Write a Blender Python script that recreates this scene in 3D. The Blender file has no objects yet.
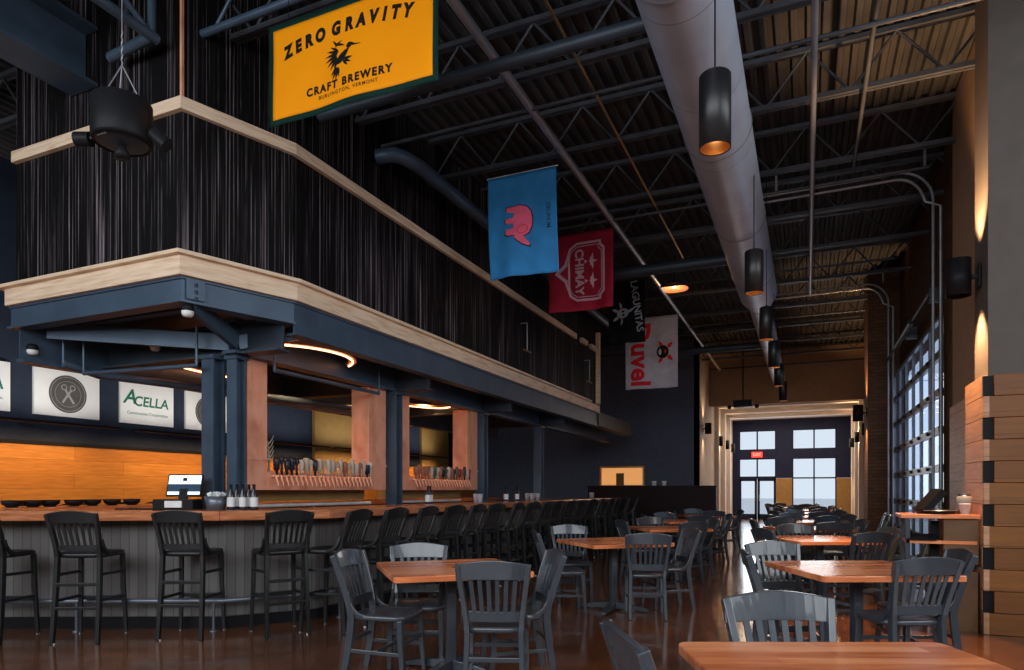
import bpy, math, random
from mathutils import Vector, Matrix, Euler
random.seed(7)
PI = math.pi
R = math.radians
SC = bpy.context.scene
COL = SC.collection

# ------------------------------------------------------------------ camera
FPX = 668.0; EYE = 1.3; YAW = 23.83
ca, sa = math.cos(R(YAW)), math.sin(R(YAW))
cam_d = bpy.data.cameras.new('camera')
cam = bpy.data.objects.new('camera', cam_d); COL.objects.link(cam)
cam.location = (0, 0, EYE); cam.rotation_euler = (PI/2, 0, R(YAW))
cam_d.sensor_width = 36; cam_d.lens = FPX/1024*36; cam_d.shift_y = 155/1024
cam_d.clip_start = .05; cam_d.clip_end = 300
SC.camera = cam
SC.view_settings.view_transform = 'Standard'
SC.view_settings.look = 'None'
SC.view_settings.gamma = 1
SC.view_settings.use_curve_mapping = False
SC.view_settings.exposure = 0.18

def LD(lat, d, z=0):
    """lateral / depth metres from where the photographer stands -> world"""
    return Vector((-sa*d + ca*lat, ca*d + sa*lat, z))

# ------------------------------------------------------------------ materials
MATS = {}
def nodes(name):
    m = bpy.data.materials.new(name); m.use_nodes = True
    nt = m.node_tree; b = nt.nodes['Principled BSDF']
    MATS[name] = m
    return m, nt, b
def N(nt, t, **kw):
    n = nt.nodes.new(t)
    for k, v in kw.items():
        if k in n.inputs: n.inputs[k].default_value = v
        else: setattr(n, k, v)
    return n
def ramp(nt, src, stops):
    r = nt.nodes.new('ShaderNodeValToRGB'); e = r.color_ramp.elements
    while len(e) < len(stops): e.new(.5)
    for i, (p, c) in enumerate(stops):
        e[i].position = p; e[i].color = (*c, 1)
    nt.links.new(src, r.inputs[0]); return r
def mapped(nt, scale=(1,1,1), rot=(0,0,0), loc=(0,0,0), coord='Object'):
    tc = nt.nodes.new('ShaderNodeTexCoord'); mp = nt.nodes.new('ShaderNodeMapping')
    mp.inputs['Scale'].default_value = scale; mp.inputs['Rotation'].default_value = rot
    mp.inputs['Location'].default_value = loc
    nt.links.new(tc.outputs[coord], mp.inputs[0]); return mp.outputs[0]
def bump(nt, b, src, strength=.2, dist=.01):
    bp = nt.nodes.new('ShaderNodeBump'); bp.inputs['Strength'].default_value = strength
    bp.inputs['Distance'].default_value = dist
    nt.links.new(src, bp.inputs['Height']); nt.links.new(bp.outputs[0], b.inputs['Normal'])
def plain(name, c, rough=.5, metal=0, var=.12, scale=6, coat=0, spec=.5):
    m, nt, b = nodes(name)
    v = mapped(nt)
    n = N(nt, 'ShaderNodeTexNoise', Scale=scale, Detail=4.0); nt.links.new(v, n.inputs['Vector'])
    r = ramp(nt, n.outputs['Fac'], [(.3, tuple(x*(1-var) for x in c)), (.7, tuple(min(1, x*(1+var)) for x in c))])
    nt.links.new(r.outputs[0], b.inputs['Base Color'])
    b.inputs['Roughness'].default_value = rough; b.inputs['Metallic'].default_value = metal
    b.inputs['Coat Weight'].default_value = coat; b.inputs['Specular IOR Level'].default_value = spec
    return m
def emit(name, c, s):
    m, nt, b = nodes(name)
    b.inputs['Base Color'].default_value = (*c, 1)
    b.inputs['Emission Color'].default_value = (*c, 1); b.inputs['Emission Strength'].default_value = s
    return m
def grain(name, stops, scale=(1,1,1), rough=.4, nscale=3, coat=0, bumps=.05, strips=None):
    """streaky wood; strips = width of glued strips across local y"""
    m, nt, b = nodes(name)
    v = mapped(nt, scale)
    n = N(nt, 'ShaderNodeTexNoise', Scale=nscale, Detail=6.0, Distortion=.4); nt.links.new(v, n.inputs['Vector'])
    fac = n.outputs['Fac']
    if strips:
        v2 = mapped(nt, (1, 1, 1), loc=(0, 0, 0))
        br = N(nt, 'ShaderNodeTexBrick', Scale=1.0); br.offset = .37
        br.inputs['Brick Width'].default_value = strips*7; br.inputs['Row Height'].default_value = strips
        br.inputs['Mortar Size'].default_value = .0006; br.inputs['Bias'].default_value = 0
        br.inputs['Color1'].default_value = (0, 0, 0, 1); br.inputs['Color2'].default_value = (1, 1, 1, 1)
        br.inputs['Mortar'].default_value = (.2, .2, .2, 1)
        nt.links.new(v2, br.inputs['Vector'])
        mx = N(nt, 'ShaderNodeMixRGB'); mx.inputs[0].default_value = .38
        nt.links.new(fac, mx.inputs[1]); nt.links.new(br.outputs['Color'], mx.inputs[2]); fac = mx.outputs[0]
    r = ramp(nt, fac, stops)
    nt.links.new(r.outputs[0], b.inputs['Base Color'])
    b.inputs['Roughness'].default_value = rough; b.inputs['Coat Weight'].default_value = coat
    b.inputs['Coat Roughness'].default_value = .15
    if bumps: bump(nt, b, n.outputs['Fac'], bumps)
    return m
def planks(name, c1, c2, mort, axis, rowh, length, rough=.5):
    """horizontal boards on a vertical face; axis 'x' or 'y' is the run of the board"""
    m, nt, b = nodes(name)
    tc = nt.nodes.new('ShaderNodeTexCoord'); sp = nt.nodes.new('ShaderNodeSeparateXYZ'); cb = nt.nodes.new('ShaderNodeCombineXYZ')
    nt.links.new(tc.outputs['Object'], sp.inputs[0])
    nt.links.new(sp.outputs[0 if axis == 'x' else 1], cb.inputs[0]); nt.links.new(sp.outputs[2], cb.inputs[1])
    br = N(nt, 'ShaderNodeTexBrick', Scale=1.0); br.offset = .43
    br.inputs['Brick Width'].default_value = length; br.inputs['Row Height'].default_value = rowh
    br.inputs['Mortar Size'].default_value = .002
    br.inputs['Color1'].default_value = (*c1, 1); br.inputs['Color2'].default_value = (*c2, 1); br.inputs['Mortar'].default_value = (*mort, 1)
    nt.links.new(cb.outputs[0], br.inputs['Vector'])
    mp = nt.nodes.new('ShaderNodeMapping'); mp.inputs['Scale'].default_value = (2, 22, 1); nt.links.new(cb.outputs[0], mp.inputs[0])
    n = N(nt, 'ShaderNodeTexNoise', Scale=1.5, Detail=5.0, Distortion=.5); nt.links.new(mp.outputs[0], n.inputs['Vector'])
    mx = N(nt, 'ShaderNodeMixRGB', blend_type='MULTIPLY'); mx.inputs[0].default_value = .8
    r = ramp(nt, n.outputs['Fac'], [(.25, (.55,.5,.45)), (.7, (1,1,1))])
    nt.links.new(br.outputs['Color'], mx.inputs[1]); nt.links.new(r.outputs[0], mx.inputs[2])
    nt.links.new(mx.outputs[0], b.inputs['Base Color']); b.inputs['Roughness'].default_value = rough
    return m

# chairs, tables
plain('chair_paint', (.046,.056,.070), .30, var=.10, scale=9, coat=.5)
plain('stool_paint', (.010,.011,.013), .38, var=.15)
grain('table_wood', [(.25,(.52,.13,.045)), (.5,(.80,.25,.095)), (.75,(.95,.40,.19))], (2.2, 14, 14), .26, 1.6, coat=.35, strips=.075)
grain('bar_wood', [(.3,(.32,.10,.04)), (.5,(.50,.17,.07)), (.7,(.62,.25,.12))], (1.5, 1.5, 20), .22, 2.5, coat=.5)
plain('steel_blue', (.062,.10,.15), .42, .25, var=.18, scale=3)
plain('steel_dark', (.035,.05,.07), .5, .2, var=.2, scale=3)
plain('roof_steel', (.070,.076,.090), .5, .3, var=.25, scale=3)
plain('pipe_grey', (.34,.36,.40), .4, .5, var=.1)
plain('black', (.012,.012,.014), .45)
plain('black_gloss', (.010,.010,.012), .38)
plain('gold_inner', (.75,.42,.16), .3, .9)
plain('chrome', (.6,.62,.66), .2, 1)
plain('brass', (.55,.36,.16), .3, .9)
plain('white', (.75,.75,.75), .5)
plain('cream_wall', (.60,.58,.55), .8, var=.05)
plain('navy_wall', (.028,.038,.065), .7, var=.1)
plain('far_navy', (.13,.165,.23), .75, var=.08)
plain('brown_pier', (.085,.042,.022), .75, var=.35, scale=5)
plain('tan_wall', (.30,.19,.11), .8, var=.08)
plain('grey_wall', (.115,.10,.092), .85, var=.06)
plain('ochre_panel', (.34,.20,.06), .6, var=.1)
plain('window_navy', (.016,.022,.06), .5)
plain('partition_brown', (.020,.010,.010), .5)
plain('alu', (.16,.18,.22), .35, .5)
plain('stand_wood', (.13,.06,.02), .6, var=.2)
plain('snow', (.62,.64,.68), .9)
grain('fascia_pine', [(.3,(.62,.42,.27)), (.5,(.80,.60,.42)), (.7,(.88,.70,.52))], (1.2,1.2,14), .55, 2.2, bumps=.03)
grain('copper', [(.3,(.64,.24,.13)), (.5,(.86,.38,.23)), (.75,(.95,.50,.34))], (2,2,1.2), .38, 2.2)
MATS['copper'].node_tree.nodes['Principled BSDF'].inputs['Metallic'].default_value = .1
planks('ply_wall', (.52,.19,.028), (.68,.28,.05), (.20,.08,.02), 'y', .22, 1.9, .4)
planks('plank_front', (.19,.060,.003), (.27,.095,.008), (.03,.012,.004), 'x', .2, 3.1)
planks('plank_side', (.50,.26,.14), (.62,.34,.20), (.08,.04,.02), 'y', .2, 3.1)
emit('led_copper', (1.0,.42,.20), 5)
emit('led_warm', (1.0,.66,.38), 4.0)
emit('bulb', (1.0,.80,.6), 3)
emit('exit_red', (1.0,.03,.02), 2.5)
emit('screen_white', (.75,.88,1.0), .9)
emit('pass_glow', (1.0,.45,.15), .55)
plain('screen_blue', (.02,.06,.12), .2)
plain('green_cloth', (.004,.028,.020), .7)
plain('orange_cloth', (1,.33,.002), .6, var=.06, scale=2)
plain('blue_cloth', (.035,.22,.50), .7, var=.1)
plain('pink_ink', (.85,.13,.22), .6)
plain('red_cloth', (.30,.012,.03), .6, var=.2)
plain('shield_ink', (.55,.33,.38), .7)
plain('black_cloth', (.008,.008,.010), .8)
plain('grey_ink', (.40,.42,.47), .7)
plain('white_cloth', (.50,.50,.58), .7)
plain('red_ink', (.70,.02,.03), .6)
plain('dark_ink', (.012,.012,.010), .6)
plain('sign_white', (.86,.88,.88), .5, var=.02)
plain('sign_green', (.02,.17,.11), .5)
plain('seal_grey', (.085,.085,.08), .5)
plain('seal_light', (.35,.35,.33), .5)
plain('glass_dark', (.02,.02,.02), .08)

def clad():
    m, nt, b = nodes('charred_boards')
    tc = nt.nodes.new('ShaderNodeTexCoord'); sp = nt.nodes.new('ShaderNodeSeparateXYZ'); cb = nt.nodes.new('ShaderNodeCombineXYZ')
    nt.links.new(tc.outputs['Object'], sp.inputs[0])
    ad = N(nt, 'ShaderNodeMath', operation='ADD'); nt.links.new(sp.outputs[0], ad.inputs[0]); nt.links.new(sp.outputs[1], ad.inputs[1])
    nt.links.new(ad.outputs[0], cb.inputs[0]); nt.links.new(sp.outputs[2], cb.inputs[1])
    mp = nt.nodes.new('ShaderNodeMapping'); mp.inputs['Scale'].default_value = (44, .22, 1); nt.links.new(cb.outputs[0], mp.inputs[0])
    n = N(nt, 'ShaderNodeTexNoise', Scale=1.0, Detail=2.0, Roughness=.6); nt.links.new(mp.outputs[0], n.inputs['Vector'])
    mp2 = nt.nodes.new('ShaderNodeMapping'); mp2.inputs['Scale'].default_value = (2.2, .22, 1); nt.links.new(cb.outputs[0], mp2.inputs[0])
    n2 = N(nt, 'ShaderNodeTexNoise', Scale=1.0, Detail=5.0, Roughness=.7); nt.links.new(mp2.outputs[0], n2.inputs['Vector'])
    r1 = ramp(nt, n.outputs['Fac'], [(.54,(0,0,0)), (.58,(.6,.6,.6)), (.61,(1,1,1)), (.66,(.15,.15,.15))])
    r2 = ramp(nt, n2.outputs['Fac'], [(.42,(0,0,0)), (.66,(1,1,1))])
    mu = N(nt, 'ShaderNodeMixRGB', blend_type='MULTIPLY'); mu.inputs[0].default_value = 1
    nt.links.new(r1.outputs[0], mu.inputs[1]); nt.links.new(r2.outputs[0], mu.inputs[2])
    mx = N(nt, 'ShaderNodeMixRGB'); mx.inputs[1].default_value = (.004,.0035,.004,1); mx.inputs[2].default_value = (.36,.30,.33,1)
    nt.links.new(mu.outputs[0], mx.inputs[0]); nt.links.new(mx.outputs[0], b.inputs['Base Color'])
    b.inputs['Roughness'].default_value = .6
    bump(nt, b, n.outputs['Fac'], .5, .01)
clad()
def floor_mat():
    m, nt, b = nodes('stained_concrete')
    v = mapped(nt)
    n = N(nt, 'ShaderNodeTexNoise', Scale=.9, Detail=7.0, Roughness=.65); nt.links.new(v, n.inputs['Vector'])
    r = ramp(nt, n.outputs['Fac'], [(.3,(.065,.023,.011)), (.5,(.15,.052,.019)), (.7,(.27,.095,.034))])
    nt.links.new(r.outputs[0], b.inputs['Base Color'])
    n2 = N(nt, 'ShaderNodeTexNoise', Scale=5.0, Detail=5.0); nt.links.new(v, n2.inputs['Vector'])
    r2 = ramp(nt, n2.outputs['Fac'], [(.3,(.10,.10,.10)), (.7,(.24,.24,.24))])
    nt.links.new(r2.outputs[0], b.inputs['Roughness'])
    b.inputs['Coat Weight'].default_value = .5; b.inputs['Coat Roughness'].default_value = .08
    bump(nt, b, n2.outputs['Fac'], .05, .004)
floor_mat()
def duct_mat():
    m, nt, b = nodes('duct_metal')
    v = mapped(nt)
    w = N(nt, 'ShaderNodeTexWave', Scale=.26, bands_direction='Y', wave_profile='SAW'); w.inputs['Distortion'].default_value = 0
    nt.links.new(v, w.inputs['Vector'])
    r = ramp(nt, w.outputs['Fac'], [(.0,(.16,.17,.19)), (.012,(.52,.60,.74)), (1,(.52,.60,.74))])
    n = N(nt, 'ShaderNodeTexNoise', Scale=2.2, Detail=4.0); nt.links.new(v, n.inputs['Vector'])
    r2 = ramp(nt, n.outputs['Fac'], [(.3,(.82,.82,.82)), (.7,(1,1,1))])
    mu = N(nt, 'ShaderNodeMixRGB', blend_type='MULTIPLY'); mu.inputs[0].default_value = 1
    nt.links.new(r.outputs[0], mu.inputs[1]); nt.links.new(r2.outputs[0], mu.inputs[2]); nt.links.new(mu.outputs[0], b.inputs['Base Color'])
    b.inputs['Roughness'].default_value = .45; b.inputs['Metallic'].default_value = .35
duct_mat()
def bar_base_mat():
    m, nt, b = nodes('bar_boards')
    tc = nt.nodes.new('ShaderNodeTexCoord'); sp = nt.nodes.new('ShaderNodeSeparateXYZ'); cb = nt.nodes.new('ShaderNodeCombineXYZ')
    nt.links.new(tc.outputs['Object'], sp.inputs[0])
    ad = N(nt, 'ShaderNodeMath', operation='ADD'); nt.links.new(sp.outputs[0], ad.inputs[0]); nt.links.new(sp.outputs[1], ad.inputs[1])
    nt.links.new(ad.outputs[0], cb.inputs[1]); nt.links.new(sp.outputs[2], cb.inputs[0])
    br = N(nt, 'ShaderNodeTexBrick', Scale=1.0); br.offset = 0
    br.inputs['Brick Width'].default_value = 3; br.inputs['Row Height'].default_value = .11; br.inputs['Mortar Size'].default_value = .004
    br.inputs['Color1'].default_value = (.10,.09,.085,1); br.inputs['Color2'].default_value = (.155,.145,.14,1); br.inputs['Mortar'].default_value = (.03,.03,.03,1)
    nt.links.new(cb.outputs[0], br.inputs['Vector']); nt.links.new(br.outputs['Color'], b.inputs['Base Color'])
    b.inputs['Roughness'].default_value = .55
bar_base_mat()
def deck_mat():
    m, nt, b = nodes('roof_deck')
    v = mapped(nt)
    w = N(nt, 'ShaderNodeTexWave', Scale=1.0, bands_direction='X'); nt.links.new(v, w.inputs['Vector'])
    n = N(nt, 'ShaderNodeTexNoise', Scale=1.5, Detail=5.0); nt.links.new(v, n.inputs['Vector'])
    r = ramp(nt, n.outputs['Fac'], [(.3,(.028,.029,.034)), (.7,(.062,.061,.062))])
    nt.links.new(r.outputs[0], b.inputs['Base Color']); b.inputs['Roughness'].default_value = .7
deck_mat()
def brick_mat():
    m, nt, b = nodes('dark_brick')
    tc = nt.nodes.new('ShaderNodeTexCoord'); sp = nt.nodes.new('ShaderNodeSeparateXYZ'); cb = nt.nodes.new('ShaderNodeCombineXYZ')
    nt.links.new(tc.outputs['Object'], sp.inputs[0])
    ad = N(nt, 'ShaderNodeMath', operation='ADD'); nt.links.new(sp.outputs[0], ad.inputs[0]); nt.links.new(sp.outputs[1], ad.inputs[1])
    nt.links.new(ad.outputs[0], cb.inputs[0]); nt.links.new(sp.outputs[2], cb.inputs[1])
    br = N(nt, 'ShaderNodeTexBrick', Scale=1.0)
    br.inputs['Brick Width'].default_value = .22; br.inputs['Row Height'].default_value = .075; br.inputs['Mortar Size'].default_value = .006
    br.inputs['Color1'].default_value = (.09,.042,.022,1); br.inputs['Color2'].default_value = (.13,.06,.03,1); br.inputs['Mortar'].default_value = (.05,.035,.025,1)
    nt.links.new(cb.outputs[0], br.inputs['Vector']); nt.links.new(br.outputs['Color'], b.inputs['Base Color']); b.inputs['Roughness'].default_value = .8
brick_mat()
def glass_mat():
    m, nt, b = nodes('window_glass')
    b.inputs['Base Color'].default_value = (.85,.92,1,1); b.inputs['Roughness'].default_value = .02
    b.inputs['Transmission Weight'].default_value = 1; b.inputs['IOR'].default_value = 1.02
glass_mat()
MATS['tinted_glass'] = MATS['window_glass'].copy(); MATS['tinted_glass'].name = 'tinted_glass'
MATS['tinted_glass'].node_tree.nodes['Principled BSDF'].inputs['Base Color'].default_value = (.30,.36,.46,1)

for k_ in MATS:
    if k_ in ('black','black_cloth','dark_ink','charred_boards','green_cloth','orange_cloth','blue_cloth','red_cloth','navy_wall','partition_brown','roof_deck','far_navy','white_cloth','red_ink','pink_ink','roof_steel','window_navy','brown_pier','dark_brick','grey_wall'):
        MATS[k_].node_tree.nodes['Principled BSDF'].inputs['Specular IOR Level'].default_value = .12
# ------------------------------------------------------------------ mesh builder
class MB:
    def __init__(s): s.v = []; s.f = []; s.sm = []
    def add(s, vs, fs, smooth=False):
        o = len(s.v); s.v += [tuple(v) for v in vs]
        for f in fs: s.f.append([i+o for i in f]); s.sm.append(smooth)
        return s
    def box(s, x0, x1, y0, y1, z0, z1, M=None):
        vs = [Vector(p) for p in ((x0,y0,z0),(x1,y0,z0),(x1,y1,z0),(x0,y1,z0),(x0,y0,z1),(x1,y0,z1),(x1,y1,z1),(x0,y1,z1))]
        if M: vs = [M @ v for v in vs]
        return s.add(vs, [(0,3,2,1),(4,5,6,7),(0,1,5,4),(1,2,6,5),(2,3,7,6),(3,0,4,7)])
    def sweep(s, pts, sec, up=(0,0,1), smooth=False):
        """pts list of points; sec list (or one) of (w,h): w across, h along 'up'"""
        pts = [Vector(p) for p in pts]; n = len(pts)
        if not isinstance(sec, list): sec = [sec]*n
        up = Vector(up); vs = []
        for i, p in enumerate(pts):
            t = (pts[min(i+1, n-1)] - pts[max(i-1, 0)]).normalized()
            side = t.cross(up)
            if side.length < 1e-4: side = t.cross(Vector((1,0,0)))
            side.normalize(); u = side.cross(t).normalized()
            w, h = sec[i][0]/2, sec[i][1]/2
            vs += [p - side*w - u*h, p + side*w - u*h, p + side*w + u*h, p - side*w + u*h]
        fs = [(3,2,1,0), tuple(4*(n-1)+k for k in range(4))]
        for i in range(n-1):
            a = 4*i
            for k in range(4):
                fs.append((a+k, a+(k+1) % 4, a+4+(k+1) % 4, a+4+k))
        return s.add(vs, fs, smooth)
    def tube(s, pts, r, n=12, cap=True):
        pts = [Vector(p) for p in pts]; m = len(pts)
        rs = r if isinstance(r, list) else [r]*m
        vs = []; side = None
        for i, p in enumerate(pts):
            t = (pts[min(i+1, m-1)] - pts[max(i-1, 0)]).normalized()
            if side is None:
                side = t.cross(Vector((0,0,1)))
                if side.length < 1e-3: side = t.cross(Vector((1,0,0)))
            side = (side - t*side.dot(t)).normalized(); u = t.cross(side)
            for k in range(n):
                a = 2*PI*k/n; vs.append(p + (side*math.cos(a) + u*math.sin(a))*rs[i])
        fs = []
        for i in range(m-1):
            for k in range(n):
                fs.append((i*n+k, i*n+(k+1) % n, (i+1)*n+(k+1) % n, (i+1)*n+k))
        s.add(vs, fs, True)
        if cap:
            s.add(vs[:n], [tuple(range(n))[::-1]]); s.add(vs[-n:], [tuple(range(n))])
        return s
    def lathe(s, prof, n=20, c=(0,0,0), M=None):
        vs = []
        for (r, z) in prof:
            for k in range(n):
                a = 2*PI*k/n; v = Vector((c[0]+r*math.cos(a), c[1]+r*math.sin(a), c[2]+z))
                vs.append(M @ v if M else v)
        fs = []
        for i in range(len(prof)-1):
            for k in range(n): fs.append((i*n+k, i*n+(k+1) % n, (i+1)*n+(k+1) % n, (i+1)*n+k))
        s.add(vs, fs, True)
        return s
    def prism(s, poly, z0, z1):
        n = len(poly)
        vs = [(x, y, z0) for x, y in poly] + [(x, y, z1) for x, y in poly]
        fs = [tuple(range(n))[::-1], tuple(range(n, 2*n))] + [(i, (i+1) % n, n+(i+1) % n, n+i) for i in range(n)]
        return s.add(vs, fs)
    def mesh(s, name):
        me = bpy.data.meshes.new(name); me.from_pydata(s.v, [], s.f)
        me.polygons.foreach_set('use_smooth', s.sm); me.update(); return me
def obj(name, mb, mat, parent=None, bevel=0, loc=None):
    me = mb.mesh(name) if isinstance(mb, MB) else mb
    o = bpy.data.objects.new(name, me); COL.objects.link(o)
    if mat: me.materials.clear(); me.materials.append(MATS[mat])
    if bevel:
        b = o.modifiers.new('bevel', 'BEVEL'); b.width = bevel; b.segments = 2; b.limit_method = 'ANGLE'; b.angle_limit = R(40)
    if parent: o.parent = parent
    if loc: o.location = loc
    return o
def thing(name, label, cat, loc=(0,0,0), rz=0, group=None):
    o = bpy.data.objects.new(name, None); COL.objects.link(o)
    o.empty_display_size = .1
    o.location = loc; o.rotation_euler = (0,0,rz); return tag(o, label, cat, group)
def tag(o, label, cat, group=None):
    o['label'] = label; o['category'] = cat
    if group: o['group'] = group
    return o
def struct(name, mb, mat, bevel=0):
    o = obj(name, mb, mat, bevel=bevel); o['kind'] = 'structure'; return o
def dup(root, loc, rz, label, group=None):
    r = root.copy(); COL.objects.link(r); r.location = loc; r.rotation_euler = (0,0,rz)
    r['label'] = label
    if group: r['group'] = group
    for ch in list(root.children):
        c = ch.copy(); COL.objects.link(c); c.parent = r
        for g in list(ch.children):
            d = g.copy(); COL.objects.link(d); d.parent = c
    return r
def lamp(kind, name, loc, energy, color, parent=None, rot=(0,0,0), **kw):
    l = bpy.data.lights.new(name, kind); l.energy = energy; l.color = color
    for k, v in kw.items(): setattr(l, k, v)
    o = bpy.data.objects.new(name, l); COL.objects.link(o); o.location = loc; o.rotation_euler = rot
    if parent: o.parent = parent
    return o
ORD = ['first','second','third','fourth','fifth','sixth','seventh','eighth','ninth','tenth','eleventh','twelfth','thirteenth','fourteenth','fifteenth','sixteenth','seventeenth','eighteenth','nineteenth','twentieth']
ROOF = 6.05; JB = 5.45

# ------------------------------------------------------------------ shell
struct('floor', MB().box(-12, 6.5, -3.5, 32, -.1, 0), 'stained_concrete')
struct('ground_outside', MB().box(-60, 80, -40, 120, -.35, -.12), 'snow')
# ribbed roof deck
d = MB(); x = -12.0; pitch = .15
prof = []
while x < 6.5:
    prof += [(x, ROOF), (x+.055, ROOF), (x+.075, ROOF+.05), (x+.13, ROOF+.05)]; x += pitch
vs = []; fs = []
for (px, pz) in prof: vs += [(px, -3.5, pz), (px, 32, pz)]
for i in range(len(prof)-1): fs.append((2*i, 2*i+1, 2*i+3, 2*i+2))
d.add(vs, fs); d.box(-12, 6.5, -3.5, 32, ROOF+.08, ROOF+.3)
struct('ceiling', d, 'roof_deck')
# unseen walls behind camera and in side bay, high windows, added to shape daylight
def winwall(name, i0, horizontal, c, a0, a1, n):
    w = MB(); g = MB(); fr = MB(); st = (a1-a0)/n
    def b(m, p0, p1, z0, z1, t0=-.1, t1=.1):
        if horizontal: m.box(p0, p1, c+t0, c+t1, z0, z1)
        else: m.box(c+t0, c+t1, p0, p1, z0, z1)
    b(w, a0, a1, 0, 2.5); b(w, a0, a1, 5.6, ROOF)
    for k in range(n+1): b(w, max(a0,a0+k*st-.15), min(a1,a0+k*st+.15), 2.5, 5.6)
    struct(name, w, 'tan_wall')
    for k in range(n):
        p0, p1 = a0+k*st+.15, a0+(k+1)*st-.15; f = MB()
        b(f,p0,p0+.06,2.5,5.6,-.04,.04); b(f,p1-.06,p1,2.5,5.6,-.04,.04); b(f,p0,p1,2.5,2.56,-.04,.04); b(f,p0,p1,5.54,5.6,-.04,.04); b(f,p0,p1,4.0,4.06,-.04,.04)
        o = struct('window_%d' % (i0+k), f, 'window_navy'); m = MB(); b(m,p0,p1,2.5,5.6,-.004,.004); obj('window_pane', m, 'window_glass', o)
winwall('wall_unseen_rear', 5, True, -3.6, -10.5, 6.5, 6)
winwall('wall_unseen_side', 11, False, 6.6, -3.5, 7.28, 4)
# left wall: navy above boards
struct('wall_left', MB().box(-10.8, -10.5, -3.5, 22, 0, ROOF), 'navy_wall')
struct('trim_left_boards', MB().box(-10.5, -10.46, -3.5, 22, .0, 1.98), 'ply_wall')
struct('trim_left_cap', MB().box(-10.5, -10.43, -3.5, 22, 1.98, 2.03), 'black')
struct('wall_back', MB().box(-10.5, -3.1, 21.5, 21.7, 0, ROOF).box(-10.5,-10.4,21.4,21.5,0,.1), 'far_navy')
struct('wall_return', MB().box(-3.25, -3.1, 21.5, 32, 0, ROOF), 'cream_wall')
# bulkhead and low ceiling of the entrance bay
struct('wall_bulkhead', MB().box(-3.1, 1.75, 24, 24.15, 4.2, ROOF), 'tan_wall')
struct('ceiling_entrance', MB().box(-3.1, 1.75, 24.15, 32, 4.45, 4.55), 'cream_wall')
for i, y in enumerate((26.2, 28.2, 30.2)):
    t = tag(obj('cove_light', MB().box(-2.5, 1.2, y, y+.12, 4.38, 4.449), 'led_warm'), f'warm glowing cove strip in the entrance ceiling, {ORD[i]} from the dining room', 'light', 'cove strips in the entrance ceiling')
    lamp('AREA', 'cove_lamp', (-.6, y+.06, 4.3), 40, (1,.72,.48), shape='RECTANGLE', size=3.5, size_y=.3)
# entrance window wall
w = MB()
Y0, Y1 = 31.9, 32.1
def wr(x0, x1, z0, z1): w.box(x0, x1, Y0, Y1, z0, z1)
wr(-3.1,1.75,3.98,ROOF); wr(-3.1,-2.83,0,3.98); wr(1.16,1.75,1.83,3.98); wr(-1.26,-.6,1.83,3.98)
wr(-2.83,-1.26,2.72,3.08); wr(-.6,1.16,2.72,3.08); wr(-2.83,-1.26,1.80,1.86)
struct('wall_entrance', w, 'window_navy')
struct('trim_entrance_pier', MB().box(-1.26,-.6,31.85,32.1,0,1.82).box(1.16,1.75,31.85,32.1,0,1.82), 'ochre_panel')
def window(i, x0, x1, z0, z1, mull=(), zm=()):
    f = MB(); t = .05
    f.box(x0,x0+t,31.93,32.03,z0,z1).box(x1-t,x1,31.93,32.03,z0,z1).box(x0,x1,31.93,32.03,z0,z0+t).box(x0,x1,31.93,32.03,z1-t,z1)
    for m in mull: f.box(m-.03,m+.03,31.93,32.03,z0,z1)
    for m in zm: f.box(x0,x1,31.93,32.03,m-.03,m+.03)
    o = struct(f'window_{i}', f, 'window_navy')
    obj('window_pane', MB().box(x0,x1,31.97,31.975,z0,z1), 'window_glass', o)
window(1,-2.83,-1.26,3.08,3.98,(-2.05,)); window(2,-.6,1.16,3.08,3.98,(.28,))
window(3,-2.83,-1.26,1.86,2.72,(-2.05,)); window(4,-.6,1.16,.35,2.72,(.28,),(1.83,))
for i,(x0,x1) in enumerate(((-2.83,-2.06),(-2.04,-1.26))):
    f = MB(); f.box(x0,x0+.1,31.93,32.03,0,1.8).box(x1-.1,x1,31.93,32.03,0,1.8).box(x0,x1,31.93,32.03,1.7,1.8).box(x0,x1,31.93,32.03,0,.22)
    o = struct(f'door_{i+1}', f, 'window_navy'); obj('door_pane', MB().box(x0+.1,x1-.1,31.97,31.975,.22,1.7), 'window_glass', o)
    obj('door_handle', MB().tube([(x0+(.68 if i==0 else .08),31.88,.8),(x0+(.68 if i==0 else .08),31.88,1.1)], .015, 8), 'chrome', o)
for i_, y_ in enumerate((25.4,27.4,29.4)):
    struct('trim_portal', MB().box(-3.1,-2.95,y_,y_+.3,0,4.45).box(1.6,1.75,y_,y_+.3,0,4.45).box(-2.95,1.6,y_,y_+.3,4.30,4.45), 'cream_wall')
struct('wall_entrance_sill', MB().box(-.6,1.16,31.9,32.1,0,.35), 'ochre_panel')
# ---- right side
struct('wall_pier', MB().box(1.5, 6.5, 7.28, 7.6, 0, ROOF).box(1.5,1.75,7.6,7.8,0,ROOF), 'grey_wall')
struct('wall_right_near', MB().box(1.62, 1.8, 7.8, 9.6, 0, ROOF), 'tan_wall')
struct('wall_right_jamb', MB().box(1.75, 2.0, 9.6, 11.0, 0, ROOF), 'brown_pier')
struct('wall_right_header', MB().box(1.80, 2.0, 11.0, 16.3, 3.75, ROOF), 'brown_pier')
struct('pillar_right', MB().box(1.2, 1.95, 16.3, 17.3, 0, ROOF), 'dark_brick')
struct('wall_right_far', MB().box(1.75, 1.9, 17.3, 32, 0, ROOF), 'tan_wall')
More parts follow.
